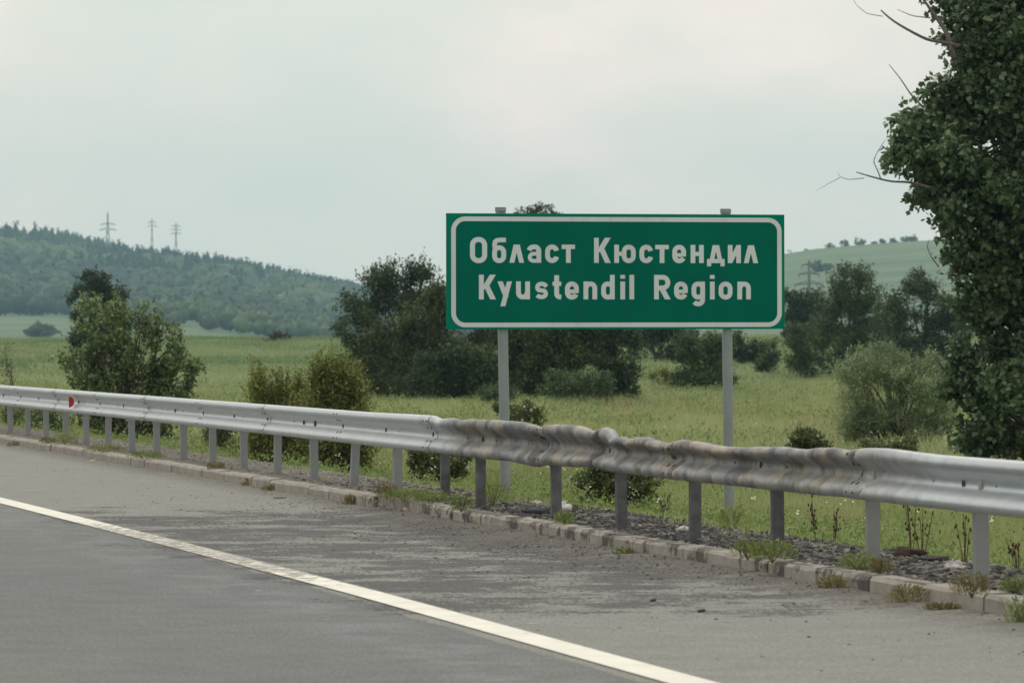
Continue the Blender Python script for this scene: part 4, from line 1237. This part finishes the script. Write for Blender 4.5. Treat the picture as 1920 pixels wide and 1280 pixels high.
for x, y, z in zip(fx, fy, zz):
    con = fbm(x * 0.006, y * 0.004, 55, 3) + 0.35 * float(sstep(2900, 3700, y)) - 0.05
    conif = con > 0.56
    h = 2 * fr.uniform(7.0, 12.0) * (1.1 if conif else 1.0) * (0.40 + 0.60 * float(sstep(1900, 3100, y))); w_ = h * (0.25 if conif else 0.46)
    lump_ = 1 + (fr.random(len(US)) - 0.5) * 0.55
    if conif:
        sh = US * np.array([w_, w_, h * 0.5]); k = np.clip((US[:, 2:3] + 1) / 2, 0, 1); sh[:, :2] *= (1.15 - k * 0.95); sh[:, 2] += h * 0.5; sh[:, :2] *= lump_[:, None]
    else:
        sh = US * np.array([w_, w_, h * 0.40]) * lump_[:, None] + np.array([0, 0, h * 0.52])
    tint_ = np.clip((0.08 if conif else 0.40) + 0.7 * (vnoise(x * 0.011, y * 0.006, 66) - 0.4) + fr.normal(0, 0.12), 0, 1)
    P = sh + np.array([x, y, z])
    Vs.append(P); Fs.append(UF + base_n); Sm.append(np.ones(len(UF), bool)); Tint.append(np.full(len(P), tint_)); base_n += len(P)
    nn_ = 44 if y < 2500 else 20
    pick = fr.integers(0, len(US), nn_); nd = unit(US[pick] + fr.normal(0, 0.45, (nn_, 3)) + np.array([0, 0, 0.25]))
    c = P[pick] + fr.normal(0, w_ * 0.06, (nn_, 3)) + (fr.random((nn_, 1)) - 0.5) * US[pick] * w_ * 0.10
    L = np.full(nn_, h * (0.08 if conif else 0.12)) * (0.5 + fr.random(nn_))
    v, f = leaf_quads(c, unit(np.cross(nd, fr.normal(size=(nn_, 3)))), nd, L, L * 0.8)
    Vs.append(v); Fs.append(f + base_n); Sm.append(np.zeros(len(f), bool)); Tint.append(np.full(len(v), np.clip(tint_ + 0.03, 0, 1))); base_n += len(v)
Vs = np.vstack(Vs)
t = NT('woodland')
t.set(t.ramp(t.attr('tint'), [(0.0, (0.014, 0.028, 0.020)), (0.35, (0.028, 0.052, 0.022)), (0.7, (0.062, 0.105, 0.034)), (1.0, (0.110, 0.150, 0.050))]), 0.8)
tag(obj('woodland', mesh_np('woodland', Vs, np.vstack(Fs), t.m, True, {'tint': np.concatenate(Tint)})), 'dense mixed wood of broadleaf and pine covering the left hill', 'wood', kind='stuff')

# ------------------------------------------------------------------ pylons
def pylon(px, Z, ytop, label, arms, hw=1.0, spread=1.0, th=0.16):
    s = FPX / Z; x = (px - 960) / s; z0 = float(H(x, Z)); ztop = EYE + (643 - ytop) / s
    hgt = ztop - z0
    e_ = empty('pylon', (x, Z, z0)); tag(e_, label, 'pylon', 'power pylons')
    mb = MB()
    lv = np.linspace(0, 1, 8)
    wd = lambda q: hw * (1.9 * (1 - q) ** 1.5 + 0.18)
    for sx_ in (-1, 1):
        for sy_ in (-1, 1):
            mb.tube([(sx_ * wd(q), sy_ * wd(q), q * hgt) for q in lv], th, 4)
    for a, b in zip(lv[:-1], lv[1:]):
        for sy_ in (-1, 1):
            mb.tube([(-wd(a), sy_ * wd(a), a * hgt), (wd(b), sy_ * wd(b), b * hgt)], th * 0.6, 4); mb.tube([(wd(a), sy_ * wd(a), a * hgt), (-wd(b), sy_ * wd(b), b * hgt)], th * 0.6, 4)
    obj('lattice_mast', mb.mesh('lattice_mast', M_pylon), e_)
    for ya, half_w in arms:
        zr = EYE + (643 - ya) / s - z0; w_ = half_w / s
        ab = MB()
        ab.tube([(-w_, 0, zr), (0, 0, zr + w_ * 0.05), (w_, 0, zr)], th, 4); ab.tube([(-w_, 0, zr), (0, 0, zr + w_ * 0.28), (w_, 0, zr)], th * 0.8, 4)
        for q in (-1, 1): ab.tube([(q * w_ * 0.97, 0, zr), (q * w_ * 0.97, 0, zr - 1.2)], th * 0.7, 4)
        obj('cross_arm', ab.mesh('cross_arm', M_pylon), e_)
    return e_


pylon(202, 4500, 399, 'tallest pylon with wide arms above the left hill wood', [(421, 14), (431, 16)], 2.0, th=0.30)
pylon(285, 4800, 410, 'slim middle pylon above the left hill wood', [(417, 8), (424, 9)], 1.4, th=0.22)
pylon(330, 4600, 418, 'third pylon with three short arms above the left hill wood', [(424, 8), (431, 9), (438, 9)], 1.4, th=0.24)
pylon(1517, 1500, 488, 'small dark pylon in front of the right hill', [(497, 14), (514, 20), (533, 27)], 0.62, th=0.22)
cab = MB()
for yy in (497, 514, 533):
    a = at(1517, yy, 1500); 
    for q in (-1, 1):
        p0 = a + np.array([q * 3.2, 0, -1.2]); p1 = p0 + np.array([520, 900, 62.0]); p2 = p0 + np.array([-360, 700, 30.0])
        for pe in (p1,):
            k = np.linspace(0, 1, 14)[:, None]; cab.tube(p0 + (pe - p0) * k - np.array([0, 0, 1]) * 9 * (k * (1 - k)) * 4 * 0.5, 0.035, 3)
tag(obj('power_cables', cab.mesh('power_cables', M_pylon)), 'thin power cables strung from the small pylon across the right hill', 'cables')

# ------------------------------------------------------------------ grass
def grass(name, n, ymin, ymax, hmin, hmax, w, mat, seed, label, vmin=0.7, power=1.0, flt=None, lean=0.75, margin=0.02):
    r = np.random.default_rng(seed)
    Y = np.sqrt(r.uniform(ymin ** 2, ymax ** 2, n)) if power == 1 else ymin + (ymax - ymin) * r.random(n) ** power
    X = Y * r.uniform(-(0.1143 + margin), 0.1143 + margin, n) + r.normal(0, 0.3, n)
    u, v = xy2uv(X, Y)
    edge_ = vmin + (fbm(X * 1.2, Y * 1.2, 71, 3) - 0.45) * 1.5
    ok = v > edge_
    ok &= r.random(n) < np.clip(0.35 + 1.3 * fbm(X * 0.5, Y * 0.5, 72, 3), 0, 1)
    if flt is not None: ok &= flt(X, Y, v, r)
    X, Y = X[ok], Y[ok]; n = len(X)
    Z = H(X, Y)
    patch = fbm(X * 0.35, Y * 0.25, 73, 3)
    h = (hmin + (hmax - hmin) * r.random(n)) * (0.30 + 2.0 * np.clip(patch, 0, 1) ** 1.6)
    h = h * (0.30 + 0.70 * sstep(2.5, 9, v[ok]))
    a = r.uniform(0, 2 * math.pi, n); la = r.uniform(0, 2 * math.pi, n); ll = np.abs(r.normal(0, lean, n)) * h
    ww = w * (0.6 + 0.8 * r.random(n))
    b = np.stack([X, Y, Z - 0.02], 1); sd = np.stack([np.cos(a) * ww, np.sin(a) * ww * 0.5, np.zeros(n)], 1)
    tip = b + np.stack([np.cos(la) * ll, np.sin(la) * ll, h], 1)
    v = np.stack([b - sd / 2, b + sd / 2, tip], 1).reshape(-1, 3)
    me = mesh_np(name, v, np.arange(3 * n).reshape(n, 3), mat)
    return tag(obj(name, me), label, 'grass', kind='stuff')


def grass_mat(name, cols, ns=0.5, red=False):
    t = NT(name)
    c = t.ramp(t.island(), [(i / (len(cols) - 1), k) for i, k in enumerate(cols)])
    c = t.mix(t.ramp(t.noise(ns, 4, 0.6), [(0.42, 0.0), (0.60, 0.75)]), c, (0.370, 0.395, 0.200))
    c = t.mix(t.ramp(t.noise(ns * 2.3, 4, 0.6), [(0.50, 0.0), (0.66, 0.8)]), c, (0.110, 0.170, 0.052))
    c = t.mix(t.ramp(t.noise(ns * 1.1 + 0.05, 5, 0.7, t.scaled((1, 0.45, 1))), [(0.54, 0.0), (0.68, 0.65)]), c, (0.330, 0.275, 0.135))
    t.set(c, 0.6, 0, 0.25)
    tr = t.n.new('ShaderNodeBsdfTranslucent'); t.l.new(c, tr.inputs[0])
    ms = t.n.new('ShaderNodeMixShader'); ms.inputs[0].default_value = 0.45
    t.l.new(t.b.outputs[0], ms.inputs[1]); t.l.new(tr.outputs[0], ms.inputs[2]); t.l.new(ms.outputs[0], t.out.inputs[0])
    return t.m


GM1 = grass_mat('grass_near', [(0.150, 0.230, 0.060), (0.230, 0.315, 0.095), (0.320, 0.380, 0.140), (0.430, 0.430, 0.240)])
GM2 = grass_mat('grass_mid', [(0.200, 0.285, 0.110), (0.300, 0.380, 0.165), (0.400, 0.450, 0.220), (0.470, 0.460, 0.260)], 0.12)
GM3 = grass_mat('grass_far', [(0.110, 0.190, 0.092), (0.155, 0.250, 0.125), (0.205, 0.292, 0.155)], 0.03)
GMred = plain('sorrel', (0.26, 0.145, 0.075), 0.8, 0, 0.3)
GMwht = plain('umbels', (0.60, 0.60, 0.50), 0.8, 0, 0.15)
grass('grass', 400000, 24, 78, 0.07, 0.30, 0.010, GM1, 1, 'rough green grass growing on the bank behind the guardrail', margin=0.03)
grass('meadow_grass', 250000, 76, 210, 0.12, 0.38, 0.028, GM2, 2, 'tall yellowish meadow grass in the middle distance')
grass('far_grass', 120000, 205, 440, 0.15, 0.45, 0.08, GM3, 3, 'green grass on the far meadow rising to its crest')
grass('grass_stems', 9000, 27, 120, 0.30, 0.60, 0.007, plain('dry_stem', (0.46, 0.42, 0.26)), 9, 'thin pale seeding stems standing out of the grass', lean=0.2, vmin=2.0)
grass('sorrel', 9000, 95, 175, 0.35, 0.6, 0.03, GMred, 4, 'reddish sorrel stalks in patches among the meadow grass',
      flt=lambda X, Y, v, r: (fbm(X * 0.4, Y * 0.12, 80, 3) > 0.50) & (X > 0.02 * Y))


grass('verge_grass', 60000, 22, 72, 0.04, 0.13, 0.008, GM1, 8, 'sparse short grass creeping over the gravelly verge', vmin=-0.28, margin=0.03,
      flt=lambda X, Y, v, r: (v < 1.2) & (v > -0.24) & (fbm(X * 1.1, Y * 0.6, 88, 3) > np.where(Y > 42, 0.40, 0.53)))


def flowers(name, n, ymin, ymax, size, mat, seed, label, hh=0.42):
    r = np.random.default_rng(seed)
    Y = np.sqrt(r.uniform(ymin ** 2, ymax ** 2, n)); X = Y * r.uniform(-0.13, 0.13, n)
    u, v = xy2uv(X, Y); ok = (v > 1.2) & (fbm(X * 0.6, Y * 0.3, 83, 3) > 0.42); X, Y = X[ok], Y[ok]; n = len(X)
    Z = H(X, Y) + hh * r.uniform(0.6, 1.2, n)
    c = np.stack([X, Y, Z], 1); vs = []; 
    for k in range(3):
        ax = unit(r.normal(size=(n, 3)) * np.array([1, 1, 0.3])); q = leaf_quads(c + r.normal(0, size * 0.5, (n, 3)), ax, unit(np.array([[0, -0.4, 1.0]]) + r.normal(0, 0.3, (n, 3))), np.full(n, size), np.full(n, size * 0.9))[0]
        vs.append(q)
    v = np.vstack(vs)
    tag(obj(name, mesh_np(name, v, np.arange(len(v)).reshape(-1, 4), mat)), label, 'flowers', kind='stuff')


def herbs(name, n, ymin, ymax, hmax, leaf, mat, seed, label, vmin=1.0):
    r = np.random.default_rng(seed)
    Y = np.sqrt(r.uniform(ymin ** 2, ymax ** 2, n)); X = Y * r.uniform(-0.14, 0.14, n)
    u, v = xy2uv(X, Y); ok = (v > vmin) & (r.random(n) < sstep(0.40, 0.60, fbm(X * 0.9, Y * 0.30, seed, 4))); X, Y = X[ok], Y[ok]; m = len(X); k = 9
    hh = hmax * (0.3 + 0.7 * r.random(m)); sp = hmax * 0.35
    c = np.repeat(np.stack([X, Y, H(X, Y)], 1), k, 0) + np.stack([r.normal(0, sp, m * k), r.normal(0, sp, m * k), np.repeat(hh, k) * r.random(m * k)], 1)
    L = leaf * (0.6 + 0.8 * r.random(m * k))
    vv_, f_ = leaf_quads(c, unit(r.normal(0, 1, (m * k, 3)) + np.array([0, 0, 0.6])), unit(r.normal(0, .6, (m * k, 3)) + np.array([0, -0.2, 0.9])), L, L * 0.5)
    tag(obj(name, mesh_np(name, vv_, f_, mat)), label, 'herbs', kind='stuff')


HM = leaf_mat('herb_leaf', (0.110, 0.170, 0.050), (0.185, 0.260, 0.080), (0.300, 0.360, 0.140), 0.4, 0.6, 1.5)
herbs('meadow_herbs', 26000, 26, 80, 0.26, 0.040, HM, 61, 'leafy herbs growing among the grass behind the guardrail')
herbs('tall_herbs', 16000, 78, 210, 0.42, 0.09, HM, 62, 'patches of leafy herbs in the middle-distance meadow')
flowers('meadow_flowers', 700, 26, 110, 0.028, GMwht, 5, 'small white flower heads scattered through the grass')
flowers('violet_flowers', 260, 40, 70, 0.03, plain('violet', (0.20, 0.13, 0.19), 0.8), 6, 'small violet flower heads behind the middle posts')

# ------------------------------------------------------------------ verge debris
def chips(name, n, u0, u1, v0, v1, smin, smax, mat, seed, label, zf, cat='debris', centre=None, flat=0.5):
    r = np.random.default_rng(seed)
    u = r.uniform(u0, u1, n); v = r.uniform(v0, v1, n)
    if centre is not None:
        p = centre(u, v); ok = r.random(n) < p; u, v = u[ok], v[ok]
    n = len(u)
    X, Y = uv2xy(u, v)
    Z = zf(X, Y, v)
    s = smin + (smax - smin) * r.random(n) ** 2.5
    base = np.array([[-1, -1, -0.4], [1, -1, -0.4], [1, 1, -0.4], [-1, 1, -0.4], [-0.6, -0.7, 0.6], [0.7, -0.5, 0.5], [0.5, 0.7, 0.7], [-0.7, 0.5, 0.5]])
    B_ = base[None] * np.array([1, 1, flat]) + r.normal(0, 0.22, (n, 8, 3))
    a = r.uniform(0, 6.28, n); ca, sa = np.cos(a)[:, None], np.sin(a)[:, None]
    bx = B_[..., 0] * ca - B_[..., 1] * sa; by = B_[..., 0] * sa + B_[..., 1] * ca
    P = np.stack([bx, by, B_[..., 2]], -1) * (s / 2)[:, None, None] + np.stack([X, Y, Z + s * 0.12], 1)[:, None]
    fq = np.array([[4, 5, 6, 7], [0, 1, 5, 4], [1, 2, 6, 5], [2, 3, 7, 6], [3, 0, 4, 7]])
    f = (np.arange(n)[:, None, None] * 8 + fq[None]).reshape(-1, 4)
    return tag(obj(name, mesh_np(name, P.reshape(-1, 3), f, mat)), label, cat, kind='stuff')


def stone_mat(name, stops):
    t = NT(name); t.set(t.ramp(t.island(), stops), 0.85, 0, 0.3); return t.m


MG = stone_mat('gravel_stones', [(0, (0.07, 0.065, 0.06)), (0.5, (0.18, 0.165, 0.145)), (0.93, (0.27, 0.25, 0.22)), (1, (0.36, 0.34, 0.31))])
MC = stone_mat('charred_bits', [(0, (0.018, 0.018, 0.020)), (0.6, (0.050, 0.050, 0.055)), (0.92, (0.12, 0.11, 0.10)), (1, (0.22, 0.21, 0.20))])
zg = lambda X, Y, v: H(X, Y)
zr_ = lambda X, Y, v: road_z(xy2uv(X, Y)[0], v)
chips('gravel', 10000, -5, 48, -0.22, 0.95, 0.008, 0.030, MG, 11, 'grey gravel along the verge between kerb and grass', zg, 'gravel')
chips('charred_debris', 22000, -4, 22, -0.22, 1.05, 0.008, 0.048, MC, 12, 'black charred fragments strewn on the verge under the crumpled rail', zg, centre=lambda u, v: np.clip(1.3 * np.exp(-((u - 6) / 7.5) ** 2) * (0.4 + fbm(u, v * 2, 15)), 0, 1))
chips('road_grit', 26000, -3, 24, -3.0, -0.40, 0.005, 0.018, MC, 13, 'dark grit and chips spread over the shoulder beside the kerb', zr_, 'grit',
      centre=lambda u, v: np.clip(1.1 * np.exp((v + 0.40) / 0.55) * np.exp(-((u - 9) / 7) ** 2) * (0.2 + 1.4 * (fbm(u * 1.4, v * 2.4, 19) > 0.42)), 0, 1))
chips('kerb_grit', 5000, -6, 48, -0.75, -0.36, 0.005, 0.018, MG, 14, 'fine grit lying in the gutter along the kerb', zr_, 'grit', centre=lambda u, v: np.clip(np.exp((v + 0.40) / 0.10), 0, 1))
chips('road_crumbs', 260, -7, 30, -3.0, -0.6, 0.006, 0.018, MC, 16, 'a few scattered dark crumbs on the pale shoulder', zr_, 'grit')


def road_at(px, py):
    Z = EYE * FPX / (py - 643); return np.array([(px - 960) / FPX * Z, Z])


def lump(name, label, cat, px, Z, zc, size, mat, seed, group=None, rough=0.25, lift=0.0):
    """irregular crumpled body: a displaced sphere"""
    r = np.random.default_rng(seed)
    x = (px - 960) / FPX * Z
    n, m = 14, 9
    v = []; 
    for i in range(m):
        th_ = math.pi * i / (m - 1)
        for j in range(n):
            ph = 2 * math.pi * j / n
            v.append([math.sin(th_) * math.cos(ph), math.sin(th_) * math.sin(ph), math.cos(th_)])
    v = np.array(v); nz_ = 1 + (fbm(v[:, 0] * 2.3 + seed, v[:, 2] * 2.3 + v[:, 1] * 1.7, seed, 3) - 0.45) * 2 * rough + r.normal(0, rough * 0.22, len(v))
    v = v * nz_[:, None] * np.array(size) / 2; v[:, 2] = np.maximum(v[:, 2], -size[2] * 0.35)
    f = [[i * n + j, i * n + (j + 1) % n, (i + 1) * n + (j + 1) % n, (i + 1) * n + j] for i in range(m - 1) for j in range(n)]
    o = obj(name, mesh_np(name, v, f, mat, False)); o.location = (x, Z, zc + size[2] * 0.33 + lift)
    o.rotation_euler = (0, 0, r.uniform(-0.3, 0.3))
    return tag(o, label, cat, group)


M_char = plain('charred', (0.030, 0.026, 0.024), 0.8, 0, 0.5, 20, 0.01)
M_brown = plain('scorched_wood', (0.055, 0.038, 0.028), 0.85, 0, 0.5, 18, 0.01)
M_pale = plain('pale_scrap', (0.42, 0.41, 0.38), 0.8, 0, 0.25, 16, 0.01)
M_cloth = plain('dark_cloth', (0.045, 0.055, 0.070), 0.85, 0, 0.3, 12, 0.01)
M_bag = plain('bag_white', (0.55, 0.56, 0.55), 0.6, 0, 0.15, 14, 0.01)
M_wood = plain('pale_wood', (0.33, 0.26, 0.18), 0.8, 0, 0.25, 20)


def g_at(px, py, v):
    """verge point at offset v seen in photo column px"""
    u = px2u(px, v); X, Y = uv2xy(u, v); return float(X), float(Y), float(H(X, Y))


for (nm, lb, ct, px, v, size, mat, sd) in [
        ('charred_chunk', 'black-brown charred chunk lying on the verge between the last two posts', 'debris', 1700, 0.62, (0.17, 0.12, 0.095), M_brown, 1),
        ('charred_scrap', 'flat black scrap beside the charred chunk', 'debris', 1740, 0.55, (0.26, 0.12, 0.05), M_char, 2),
        ('pale_rubble', 'pale whitish lump of rubble left of the nearest post', 'debris', 1790, 0.42, (0.15, 0.13, 0.065), M_pale, 3),
        ('plastic_bag', 'crumpled white plastic bag behind the first scorched post by the sign', 'bag', 1056, 0.35, (0.13, 0.12, 0.10), M_bag, 4),
        ('dark_cloth', 'crumpled dark blue cloth on the verge left of the scorched post', 'cloth', 1012, 0.05, (0.28, 0.18, 0.07), M_cloth, 5),
        ('pale_rubble', 'small pale rubble piece beside the post under the crumpled rail', 'debris', 1282, 0.30, (0.12, 0.10, 0.05), M_pale, 6),
        ('leafy_litter', 'pale torn litter left of the first scorched post by the sign', 'litter', 1006, 0.50, (0.11, 0.10, 0.05), M_pale, 7)]:
    X, Y, z = g_at(px, 0, v)
    lump(nm, lb, ct, px, Y, z - 0.01, size, mat, sd, rough=0.75)
for (nm, lb, px, py, size, mat, sd) in [
        ('black_scrap', 'black flat scrap on the shoulder at the lower right', 1890, 1182, (0.07, 0.30, 0.022), M_char, 21),
        ('black_scrap', 'small black scrap on the shoulder above the middle of the white line', 1315, 1146, (0.03, 0.16, 0.018), M_char, 22),
        ('black_scrap', 'tiny black scrap on the shoulder, farther one of the middle pair', 1225, 1126, (0.03, 0.15, 0.018), M_char, 23),
        ('wood_chip', 'reddish wood chip by the kerb in front of the scorched posts', 1188, 1028, (0.09, 0.25, 0.02), plain('red_wood', (0.33, 0.19, 0.12)), 24),
        ('pale_scrap', 'pale scrap on the shoulder near the far kerb', 108, 852, (0.16, 0.5, 0.03), M_pale, 25),
        ('pale_scrap', 'pale scrap on the shoulder right of the other far scrap', 176, 865, (0.10, 0.5, 0.03), M_pale, 26),
        ('black_scrap', 'black strip of rubber on the shoulder before the scorched stretch', 529, 935, (0.17, 0.4, 0.02), M_char, 27)]:
    p = road_at(px, py); lump(nm, lb, 'debris', px, p[1], 0.0, size, mat, sd, rough=0.25)
mb = MB(); X, Y, z = g_at(897, 0, 0.25); mb.box((0, 0, 0.02), (0.19, 0.05, 0.022), 0.05, 0.003, (0.05, 0.04))
o = obj('wood_plank', mb.mesh('wood_plank', M_wood)); o.location = (X, Y - 0.25, z); tag(o, 'short pale plank at the foot of the leftmost brown post', 'plank')
mb = MB(); p0, p1 = road_at(1484, 1098), road_at(1640, 1103); k = np.linspace(0, 1, 10)
mb.tube(np.stack([p0[0] + (p1[0] - p0[0]) * k, p0[1] + (p1[1] - p0[1]) * k + 0.12 * np.sin(k * 4), 0.008 + 0.004 * np.sin(k * 9)], 1), 0.0045, 5)
tag(obj('straw', mb.mesh('straw', plain('straw', (0.45, 0.37, 0.20)))), 'long yellow straw lying on the shoulder before the kerb', 'straw')

# --- weeds along the kerb
WM = leaf_mat('weed_green', (0.120, 0.180, 0.046), (0.200, 0.270, 0.075), (0.330, 0.360, 0.140), 0.4, 0.6, 4)
WMr = leaf_mat('weed_reddish', (0.140, 0.130, 0.050), (0.200, 0.190, 0.072), (0.290, 0.230, 0.120), 0.4, 0.6, 4)


def weed(px, v, rad, hgt, mat, seed, label, name='weed_tuft', group='weed tufts along the kerb', onroad=False):
    r = np.random.default_rng(seed)
    u = px2u(px, v); X, Y = uv2xy(u, v); z = 0.0 if onroad else float(H(X, Y))
    n = int(300 * max(0.5, rad / 0.10))
    th_ = r.uniform(0, 6.28, n); q = rad * np.sqrt(r.random(n)) * (0.5 + 0.5 * vnoise(th_ * 1.3, th_ * 0, seed))
    hh = hgt * (1 - (q / (rad * 1.05)) ** 2 * 0.7) * r.random(n) ** 0.6
    c = np.stack([q * np.cos(th_) * 1.5, q * np.sin(th_), hh], 1)
    ax = unit(np.stack([np.cos(th_) * 0.7, np.sin(th_) * 0.7, 0.5 + r.random(n)], 1) + r.normal(0, 0.4, (n, 3)))
    L = (0.016 + 0.022 * r.random(n))
    v_, f_ = leaf_quads(c, ax, unit(r.normal(0, 0.5, (n, 3)) + np.array([0, 0, 1.0])), L, L * 0.32)
    nb_ = 60; a_ = r.uniform(0, 6.28, nb_); q_ = rad * 0.8 * np.sqrt(r.random(nb_)); b0 = np.stack([q_ * np.cos(a_) * 1.5, q_ * np.sin(a_), np.zeros(nb_)], 1)
    hb_ = hgt * r.uniform(0.25, 1.15, nb_); tp = b0 + np.stack([np.cos(a_) * hb_ * r.uniform(0.1, 0.9, nb_), np.sin(a_) * hb_ * 0.5, hb_], 1)
    md = (b0 + tp) / 2 + np.array([0, 0, 1.0]) * (hb_ * 0.12)[:, None]; sd_ = np.array([0.002, 0, 0])
    bl_ = np.stack([b0, md - sd_, tp, md + sd_], 1).reshape(-1, 3)
    v_ = np.vstack([v_, bl_]); f_ = np.arange(len(v_)).reshape(-1, 4)
    e_ = empty(name, (float(X), float(Y), z)); tag(e_, label, 'weed', group)
    obj('leaves', mesh_np('leaves', v_, f_, mat), e_)
    mb = MB()
    for k in range(9):
        a = r.uniform(0, 6.28); mb.tube([(0, 0, -0.01), (rad * 0.5 * math.cos(a), rad * 0.4 * math.sin(a), hgt * 0.5), (rad * 1.1 * math.cos(a), rad * 0.8 * math.sin(a), hgt * r.uniform(0.6, 1.1))], [0.003, 0.002, 0.001], 4)
    obj('stem', mb.mesh('stem', WMr), e_)


for k, (px, v, rad, hg, m_, road, lb) in enumerate([
        (1057, -0.28, 0.06, 0.10, 0, 0, 'fresh green tuft at the kerb right of the first scorched post by the sign'),
        (1172, -0.50, 0.06, 0.05, 0, 1, 'small green tuft at the kerb beside the reddish wood chip'),
        (1402, -0.42, 0.08, 0.12, 0, 0, 'green tuft at the kerb left of the post below the rail'),
        (1448, -0.38, 0.12, 0.13, 0, 0, 'wide green tuft at the kerb in front of the fifth post from the right'),
        (1560, -0.46, 0.07, 0.10, 1, 1, 'reddish-green tuft at the foot of the kerb below the straw end'),
        (1608, -0.16, 0.10, 0.09, 0, 0, 'green tuft on the verge left of the second post from the right'),
        (1650, -0.18, 0.05, 0.09, 1, 0, 'brownish tuft at the foot of the second post from the right'),
        (1702, -0.46, 0.08, 0.12, 1, 1, 'reddish-green tuft before the kerb below the charred chunk'),
        (1768, -0.48, 0.10, 0.05, 1, 1, 'low brown tuft at the kerb left of the nearest post'),
        (1822, -0.44, 0.08, 0.13, 1, 0, 'brownish tuft at the kerb in front of the nearest post'),
        (1913, -0.46, 0.06, 0.16, 0, 1, 'green tuft at the kerb at the right picture edge'),
        (1905, -0.10, 0.06, 0.08, 0, 0, 'small green tuft on the verge at the right picture edge'),
        (865, -0.42, 0.07, 0.14, 0, 0, 'bright green tuft at the broken kerb below the brown post'),
        (808, -0.30, 0.14, 0.11, 0, 0, 'green tuft in the kerb gap left of the brown post'),
        (758, -0.38, 0.15, 0.10, 0, 0, 'wide green tuft at the broken kerb before the clean post'),
        (726, -0.42, 0.08, 0.16, 1, 0, 'tall thin tuft at the sunken kerb stone'),
        (660, -0.46, 0.07, 0.10, 1, 1, 'brown tuft at the kerb left of the broken stretch'),
        (515, -0.44, 0.10, 0.07, 1, 1, 'low brownish tuft at the kerb before the yellow shrubs'),
        (470, -0.44, 0.07, 0.10, 1, 1, 'yellowish tuft at the kerb left of the low brownish one'),
        (405, -0.36, 0.09, 0.08, 1, 0, 'small tuft on the kerb below the middle of the clean rail'),
        (272, -0.42, 0.18, 0.10, 0, 0, 'long green tuft over the kerb right of the leafy shrub posts'),
        (195, -0.42, 0.20, 0.09, 0, 0, 'green tuft over the kerb below the tall open shrub'),
        (122, -0.28, 0.14, 0.18, 0, 0, 'tall green tuft behind the kerb below the red reflector'),
        (90, -0.44, 0.10, 0.08, 1, 0, 'brownish tuft at the far kerb left of the reflector'),
        (40, -0.44, 0.16, 0.08, 1, 1, 'brown tuft at the far kerb near the left picture edge'),
        (925, 0.12, 0.13, 0.22, 0, 0, 'tall green tuft between the brown post and the left sign post'),
        (1375, 0.75, 0.10, 0.16, 0, 0, 'green tuft at the foot of the right sign post')]):
    weed(px, v, rad, hg, (WM, WMr)[m_], 200 + k, lb, onroad=bool(road))

# --- dock plants with dark red seed heads
M_seed = plain('dock_seed', (0.060, 0.022, 0.018), 0.85, 0, 0.3, 30)
for k, (px, v, hg, lb) in enumerate([(1528, 1.15, 0.30, 'dock with dark red seed heads right of the fourth post from the right'), (1710, 0.95, 0.34, 'tallest dock with dark red seed heads above the charred chunk'),
                                     (1728, 1.05, 0.26, 'shorter dock next to the tallest one above the charred chunk'), (1808, 1.0, 0.24, 'spreading dock left of the nearest post'),
                                     (1908, 0.95, 0.14, 'low dock right of the nearest post'), (1245, 1.3, 0.22, 'thin dock left of the right sign post'), (1560, 1.3, 0.24, 'thin dock between the third and fourth posts from the right')]):
    r = np.random.default_rng(300 + k)
    u = px2u(px, v); X, Y = uv2xy(u, v); z = float(H(X, Y))
    e_ = empty('dock_plant', (float(X), float(Y), z)); tag(e_, lb, 'weed', 'dock plants with dark seed heads')
    st, sh = MB(), MB()
    for q in range(4):
        a = r.uniform(0, 6.28); top = np.array([0.07 * math.cos(a) * r.uniform(.4, 1.2), 0.05 * math.sin(a), hg * r.uniform(0.6, 1.0) + 0.12])
        st.tube([(0, 0, -0.02), tuple(top * 0.5 + np.array([0.005, 0, 0])), tuple(top)], [0.004, 0.003, 0.002], 5)
        for w_ in range(r.integers(3, 6)):
            c = top * r.uniform(0.55, 1.02) + r.normal(0, 0.012, 3) * np.array([1, 1, 0.3])
            sh.tube([c - [0, 0, 0.013], c, c + [0, 0, 0.013]], [0.003, 0.0075, 0.002], 6)
    obj('stem', st.mesh('stem', M_seed), e_); obj('seed_heads', sh.mesh('seed_heads', M_seed), e_)['kind'] = 'stuff'

# ------------------------------------------------------------------ haze
hb = MB(); hb.box((0, 2600, 90), (6400, 5500, 260))
hz = obj('haze', hb.mesh('haze', M_pylon)); hz['kind'] = 'stuff'
hz.data.materials.clear()
m = bpy.data.materials.new('haze'); m.use_nodes = True; n_ = m.node_tree.nodes; n_.clear()
o_ = n_.new('ShaderNodeOutputMaterial'); pv = n_.new('ShaderNodeVolumePrincipled')
pv.inputs['Color'].default_value = (0.48, 0.82, 1.0, 1); pv.inputs['Density'].default_value = 0.000125; pv.inputs['Anisotropy'].default_value = 0.2
m.node_tree.links.new(pv.outputs[0], o_.inputs['Volume']); hz.data.materials.append(m)
m.cycles.homogeneous_volume = True if hasattr(m.cycles, 'homogeneous_volume') else True
